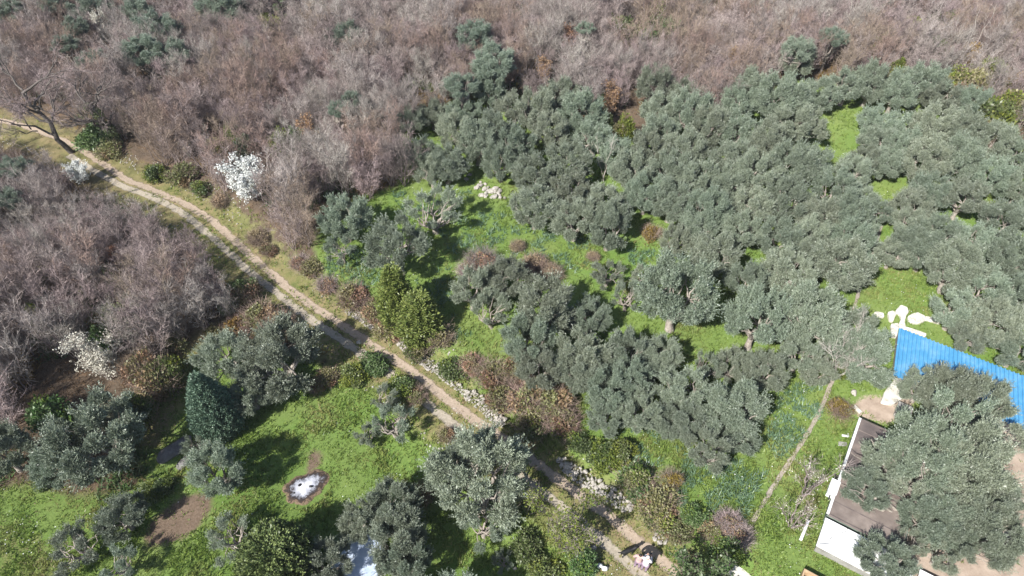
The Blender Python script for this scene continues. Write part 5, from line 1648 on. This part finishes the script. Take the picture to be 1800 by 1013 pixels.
def person(label, px, py, rz, h, coat, legs, hat, forearms):
    """adult figure facing +Y; forearms: offsets of the hands in front of the chest"""
    x, y, z = at(px, py)
    s = h / 1.7
    t = thing('person', label, 'person', (x, y, z), rz, s)
    # body: one continuous skin surface - pelvis, spine, neck, head, arms with hands, legs with feet
    v = [(0, 0, .93), (0, .01, 1.12), (0, .01, 1.34), (0, 0, 1.45), (0, .01, 1.53), (0, .03, 1.62)]
    e = [(0, 1), (1, 2), (2, 3), (3, 4), (4, 5)]
    r = [(.15, .12), (.14, .11), (.16, .11), (.10, .08), (.055, .055), (.085, .10)]
    hands = []
    for sgn, hp in ((-1, forearms[0]), (1, forearms[1])):
        b = len(v)
        sh = (sgn * .19, 0, 1.40); el = ((sh[0] + hp[0]) / 2 + sgn * .09, (hp[1]) * .35 - .02, 1.13 if hp[2] < 1.3 else 1.2); wr = hp
        d = unit(np.array(wr) - np.array(el))
        palm = tuple(np.array(wr) + d * .08)
        v += [sh, el, wr, palm]
        e += [(3, b), (b, b + 1), (b + 1, b + 2), (b + 2, b + 3)]
        r += [.065, .045, .030, (.042, .02)]
        pc = np.array(palm)
        sidev = unit(np.cross(d, [0, 0, 1]))
        for f in range(4):       # fingers, curled, rooted in the palm
            off = sidev * (.030 - .020 * f)
            k = len(v)
            fl = (.07, .08, .075, .06)[f]
            v += [tuple(pc + off + d * .02), tuple(pc + off + d * (.02 + fl * .55)), tuple(pc + off + d * (.02 + fl * .8) + np.array([0, 0, -.03]))]
            e += [(b + 3, k), (k, k + 1), (k + 1, k + 2)]
            r += [.010, .009, .008]
        k = len(v)
        v += [tuple(pc - d * .03 - sidev * sgn * .045), tuple(pc + d * .02 - sidev * sgn * .06)]
        e += [(b + 3, k), (k, k + 1)]
        r += [.011, .009]
        hands.append(pc)
    for sgn in (-1, 1):
        b = len(v)
        v += [(sgn * .10, 0, .86), (sgn * .11, .02, .48), (sgn * .11, -.02, .09), (sgn * .12, .13, .045)]
        e += [(0, b), (b, b + 1), (b + 1, b + 2), (b + 2, b + 3)]
        r += [.095, .062, .042, (.045, .032)]
    skinned('body', v, e, r, M['skin'], t)
    # face details
    for sgn in (-1, 1):
        o = obj('ear', stone_mesh(700, .8, 2), t, (sgn * .088, .02, 1.62)); o.scale = (.015, .025, .035); o.data.materials.clear(); o.data.materials.append(M['skin'])
        o = obj('eye', stone_mesh(701, .8, 2), t, (sgn * .032, .115, 1.635)); o.scale = (.014, .01, .009); o.data.materials.clear(); o.data.materials.append(M['dark'])
    o = obj('nose', stone_mesh(702, .9, 2), t, (0, .128, 1.61)); o.scale = (.016, .022, .03); o.data.materials.clear(); o.data.materials.append(M['skin'])
    o = obj('mouth', stone_mesh(703, .9, 2), t, (0, .117, 1.572)); o.scale = (.026, .008, .007); o.data.materials.clear(); o.data.materials.append(M['redleaf'])
    # clothes
    cv = [(0, 0, .80), (0, 0, .95), (0, .01, 1.14), (0, .01, 1.34), (0, 0, 1.45)]
    ce = [(0, 1), (1, 2), (2, 3), (3, 4)]
    cr = [(.20, .17), (.18, .15), (.17, .14), (.18, .135), (.11, .09)]
    for sgn, hp in ((-1, forearms[0]), (1, forearms[1])):
        b = len(cv)
        sh = (sgn * .19, 0, 1.40); el = ((sh[0] + hp[0]) / 2 + sgn * .09, (hp[1]) * .35 - .02, 1.13 if hp[2] < 1.3 else 1.2)
        wr = tuple(np.array(el) + (np.array(hp) - np.array(el)) * .93)
        cv += [sh, el, wr]
        ce += [(4, b), (b, b + 1), (b + 1, b + 2)]
        cr += [.088, .068, .052]
    skinned('coat', cv, ce, cr, coat, t)
    tv = [(0, 0, .93)]; te = []; trr = [(.16, .135)]
    for sgn in (-1, 1):
        b = len(tv)
        tv += [(sgn * .10, 0, .84), (sgn * .11, .02, .48), (sgn * .11, -.02, .13)]
        te += [(0, b), (b, b + 1), (b + 1, b + 2)]
        trr += [.112, .083, .068]
    skinned('trousers', tv, te, trr, legs, t)
    for sgn in (-1, 1):
        skinned('shoe', [(sgn * .11, -.06, .05), (sgn * .115, .05, .045), (sgn * .12, .16, .035)], [(0, 1), (1, 2)], [.052, .05, (.047, .03)], M['shoe'], t)
    if hat:
        skinned('hat', [(0, .02, 1.655), (0, .015, 1.72)], [(0, 1)], [(.108, .12), (.09, .10)], hat, t)
    else:
        skinned('hair', [(0, -.02, 1.50), (0, -.025, 1.60), (0, .01, 1.70)], [(0, 1), (1, 2)], [(.09, .05), (.10, .085), (.085, .095)], M['hair_d'], t)
    return t, hands


t1, _ = person('dark haired person in a long pale pink coat beside the dog', 1119, 997, -.35, 1.62, M['pink'], M['mauve'], None, [(-.24, .10, .92), (.24, .12, .92)])
t2, hd = person('person in white jacket, pale hat and mauve trousers holding a dark device', 1131, 1003, -.5, 1.68, M['whitej'], M['mauve'], M['hat'], [(-.10, .34, 1.22), (.12, .36, 1.22)])
Mx = Matrix.Translation(t2.location) @ Matrix.Rotation(t2.rotation_euler.z, 4, 'Z') @ Matrix.Diagonal((*t2.scale, 1))
mid = Mx @ Vector(((hd[0] + hd[1]) / 2 + np.array([0, .03, .03])).tolist())
t = thing('handheld_controller', 'dark handheld controller in the hands of the person in white', 'controller', tuple(mid), t2.rotation_euler.z)
rc = np.array([[-.09, -.05], [.09, -.05], [.09, .05], [-.09, .05]])
bev(obj('case', prism_mesh('controller_case', rc, -.02, .02, M['dark']), t), .008)
obj('screen', prism_mesh('controller_screen', rc * .7, .0205, .024, M['black']), t)
for sgn in (-1, 1):
    V_, F_ = tube([[sgn * .06, .05, 0], [sgn * .07, .13, .02]], .006, 5)
    obj('antenna', mesh_np('antenna', V_, F_, [M['dark']]), t)

# dog, black, side on, head to the right
x, y, z = at(1103, 975)
dog = thing('dog', 'black dog standing on the track beside the two people', 'dog', (x, y, z), math.radians(16), .98)
v = [(-.30, 0, .50), (-.08, 0, .50), (.14, 0, .50), (.27, 0, .54), (.36, 0, .63), (.44, 0, .68), (.55, 0, .65), (.61, 0, .635)]
e = [(i, i + 1) for i in range(7)]
r = [(.12, .13), (.125, .135), (.14, .16), (.115, .13), (.085, .09), (.085, .085), (.05, .05), (.036, .036)]
for sgn in (-1, 1):
    b = len(v)                      # front leg
    v += [(.20, sgn * .075, .40), (.20, sgn * .08, .22), (.21, sgn * .08, .05), (.25, sgn * .08, .025)]
    e += [(2, b), (b, b + 1), (b + 1, b + 2), (b + 2, b + 3)]
    r += [.055, .034, .026, .03]
    b = len(v)                      # hind leg: knee forward, hock back
    v += [(-.27, sgn * .085, .38), (-.20, sgn * .09, .26), (-.36, sgn * .09, .17), (-.34, sgn * .09, .04), (-.29, sgn * .09, .025)]
    e += [(0, b), (b, b + 1), (b + 1, b + 2), (b + 2, b + 3), (b + 3, b + 4)]
    r += [.075, .05, .028, .024, .03]
b = len(v)
v += [(-.44, 0, .54), (-.56, 0, .60), (-.64, 0, .68)]
e += [(0, b), (b, b + 1), (b + 1, b + 2)]
r += [.035, .03, .018]
skinned('body', v, e, r, M['black'], dog, root=1)
for sgn in (-1, 1):
    skinned('ear', [(.42, sgn * .055, .74), (.41, sgn * .085, .70), (.42, sgn * .09, .64)], [(0, 1), (1, 2)], [.02, .03, .018], M['black'], dog)

# ================================================================== GROUND COVER
def scatter_points(n, wfun):
    """points spread evenly over the picture's ground, kept with probability wfun(x, y)"""
    rng = R_
    px = rng.uniform(-60, 1860, n); py = rng.uniform(-40, 1080, n)
    u, v = (px - 900) / FPX, (506.5 - py) / FPX
    d = np.stack([u, sp + v * cp, -cp + v * sp], -1)
    z = np.zeros(n)
    for _ in range(5):
        t = (z - CAM_H) / d[:, 2]
        z = H(d[:, 0] * t, d[:, 1] * t)
    x, y = d[:, 0] * t, d[:, 1] * t
    k = rng.random(n) < wfun(x, y)
    return x[k], y[k], H(x[k], y[k])


def samp(A):
    def f(x, y):
        i = np.clip(np.searchsorted(AX, x) - 1, 0, nx - 1); j = np.clip(np.searchsorted(AY, y) - 1, 0, ny - 1)
        return A[j, i]
    return f


s_lush, s_dry, s_soil, s_yard = samp(m_lush), samp(m_dry), samp(m_soil), samp(m_yard)
axy = at(538, 857)[:2]


def clear(x, y):
    """1 where plants may grow: not in wheel ruts, on the ash, in the buildings or on the path"""
    sd, _ = road_dist(x, y)
    c = 1 - np.exp(-((np.abs(sd) - .64) / .27) ** 4)
    c *= np.hypot(x - axy[0], y - axy[1]) > 1.35
    c *= 1 - np.clip(s_soil(x, y) * 1.1, 0, .86)
    c *= 1 - np.clip(s_yard(x, y) * 1.3, 0, .97)
    return c


def tufts(x, y, z, rng, blades, L, W, lean=.6):
    n = len(x)
    P = np.repeat(np.stack([x, y, z], 1), blades, 0) + rng.normal(size=(n * blades, 3)) * np.array([.06, .06, 0])
    D = unit(rng.normal(size=(n * blades, 3)) * [lean, lean, .2] + [0, 0, 1])
    return spikes(rng, P, D, rng.uniform(.5, 1.3, n * blades) * L, rng.uniform(.7, 1.3, n * blades) * W)


g = Geo()
x, y, z = scatter_points(150000, lambda x, y: s_lush(x, y) * clear(x, y) * np.clip(1.5 * vnoise(x, y, 1.5, 31) - .1 + .3 * vnoise(x, y, .6, 34), .08, 1))
hgt = .6 + .9 * vnoise(x, y, 2.5, 36)
low, high = hgt < 1.0, hgt >= 1.0
g.add(*tufts(x[low], y[low], z[low], R_, 4, .15, .045))
g.add(*tufts(x[high], y[high], z[high], R_, 4, .27, .055))
tagit(obj('grass', g.mesh('grass', [M['grass']])), 'bright green spring grass of lawn and grove floor', 'grass', kind='stuff')
g = Geo()
x, y, z = scatter_points(90000, lambda x, y: np.clip(s_dry(x, y), 0, 1) * clear(x, y) * (vnoise(x, y, 1.2, 32) > .45) * .7)
g.add(*tufts(x, y, z, R_, 3, .16, .035, .8))
tagit(obj('dry_grass', g.mesh('dry_grass', [M['straw']])), 'yellow dry grass on the verges and slope', 'dry grass', kind='stuff')
WEED = [ground_poly(p) for p in ([(1180, 830), (1220, 790), (1320, 780), (1340, 830), (1310, 920), (1250, 935), (1190, 890)], [(570, 470), (600, 440), (650, 440), (690, 480), (640, 520), (590, 505)], [(760, 400), (830, 370), (900, 380), (1000, 400), (1100, 450), (1010, 480), (880, 440), (800, 450)],
                                    [(730, 490), (790, 470), (800, 560), (830, 590), (790, 600), (740, 530)], [(690, 340), (800, 330), (830, 340), (780, 400), (700, 370)], [(1060, 770), (1150, 740), (1210, 800), (1130, 830)], [(1370, 690), (1450, 660), (1440, 740), (1380, 800), (1330, 850)], [(1080, 440), (1250, 450), (1260, 480), (1130, 480)])]


def in_weed(x, y):
    a = np.zeros(x.shape)
    for p in WEED:
        a = np.maximum(a, in_poly(x, y, p))
    return a


g = Geo()
wp = np.array(WALLPTS); wp = wp[R_.random(len(wp)) < .3]
g.add(*tufts(wp[:, 0], wp[:, 1], wp[:, 2] - .05, R_, 6, .26, .05, .9))
tagit(obj('wall_plants', g.mesh('wall_plants', [M['bramble']])), 'small weeds growing in the gaps of the dry stone walls', 'weeds', kind='stuff')
g = Geo()
x, y, z = scatter_points(90000, lambda x, y: in_weed(x, y) * clear(x, y) * (vnoise(x, y, .9, 33) > .42))
g.add(*tufts(x, y, z, R_, 5, .42, .055, .7))
tagit(obj('weeds', g.mesh('weeds', [M['weed']])), 'blue green strap leaved weeds in the grove clearings', 'weeds', kind='stuff')
g = Geo()
wood = lambda x, y: np.clip(1 - s_lush(x, y) - s_dry(x, y), 0, 1)
x, y, z = scatter_points(60000, lambda x, y: wood(x, y) * clear(x, y) * .8)
g.add(*tufts(x, y, z, R_, 4, .35, .03, 1.0))
tagit(obj('undergrowth', g.mesh('undergrowth', [M['litter']])), 'brown twiggy undergrowth of the bare wood', 'undergrowth', kind='stuff')
g = Geo()
x, y, z = scatter_points(40000, lambda x, y: wood(x, y) * clear(x, y) * (vnoise(x, y, 3.5, 41) > .66))
g.add(*tufts(x, y, z, R_, 5, .7, .06, .8))
tagit(obj('bracken', g.mesh('bracken', [M['ochre']])), 'rusty dead bracken between the bare trees', 'bracken', kind='stuff')
g = Geo()
x, y, z = scatter_points(40000, lambda x, y: wood(x, y) * clear(x, y) * (vnoise(x, y, 4.5, 43) > .64))
g.add(*tufts(x, y, z, R_, 5, .8, .08, .8))
tagit(obj('ground_ivy', g.mesh('ground_ivy', [M['green']])), 'dull green ground ivy between the bare trees', 'ivy', kind='stuff')
g = Geo()
x, y, z = scatter_points(26000, lambda x, y: s_lush(x, y) * clear(x, y) * (vnoise(x, y, 2.2, 35) > .66) * .35)
n = len(x)
P = np.stack([x, y, z + R_.uniform(.1, .25, n)], 1)
D = unit(R_.normal(size=(n, 3)) * [1, 1, .3])
g.add(*sprigs(R_, P, D, .07, .06))
tagit(obj('wildflowers', g.mesh('wildflowers', [M['petal']])), 'tiny white wild flowers dotted over the grass', 'wild flowers', kind='stuff')

# ================================================================== HAZE
hz = bpy.data.meshes.new('haze')
bx0, bx1, by0, by1, bz0, bz1 = -1700, 1700, -1700, 1700, float(GZ.min()) - 1, 37.5
Vh = np.array([[x, y, z] for z in (bz0, bz1) for x, y in ((bx0, by0), (bx1, by0), (bx1, by1), (bx0, by1))], float)
Fh = np.array([[3, 2, 1, 0], [4, 5, 6, 7], [0, 1, 5, 4], [1, 2, 6, 5], [2, 3, 7, 6], [3, 0, 4, 7]])
m, nt, N, L = nodes_of('haze')
out = N.new('ShaderNodeOutputMaterial')
pv = N.new('ShaderNodeVolumePrincipled')
pv.inputs['Color'].default_value = (.9, .93, 1, 1)
pv.inputs['Density'].default_value = .0002
L.new(pv.outputs[0], out.inputs['Volume'])
tagit(obj('haze', mesh_np('haze', Vh, Fh, [m])), 'thin pale haze in the air', 'haze', kind='stuff')
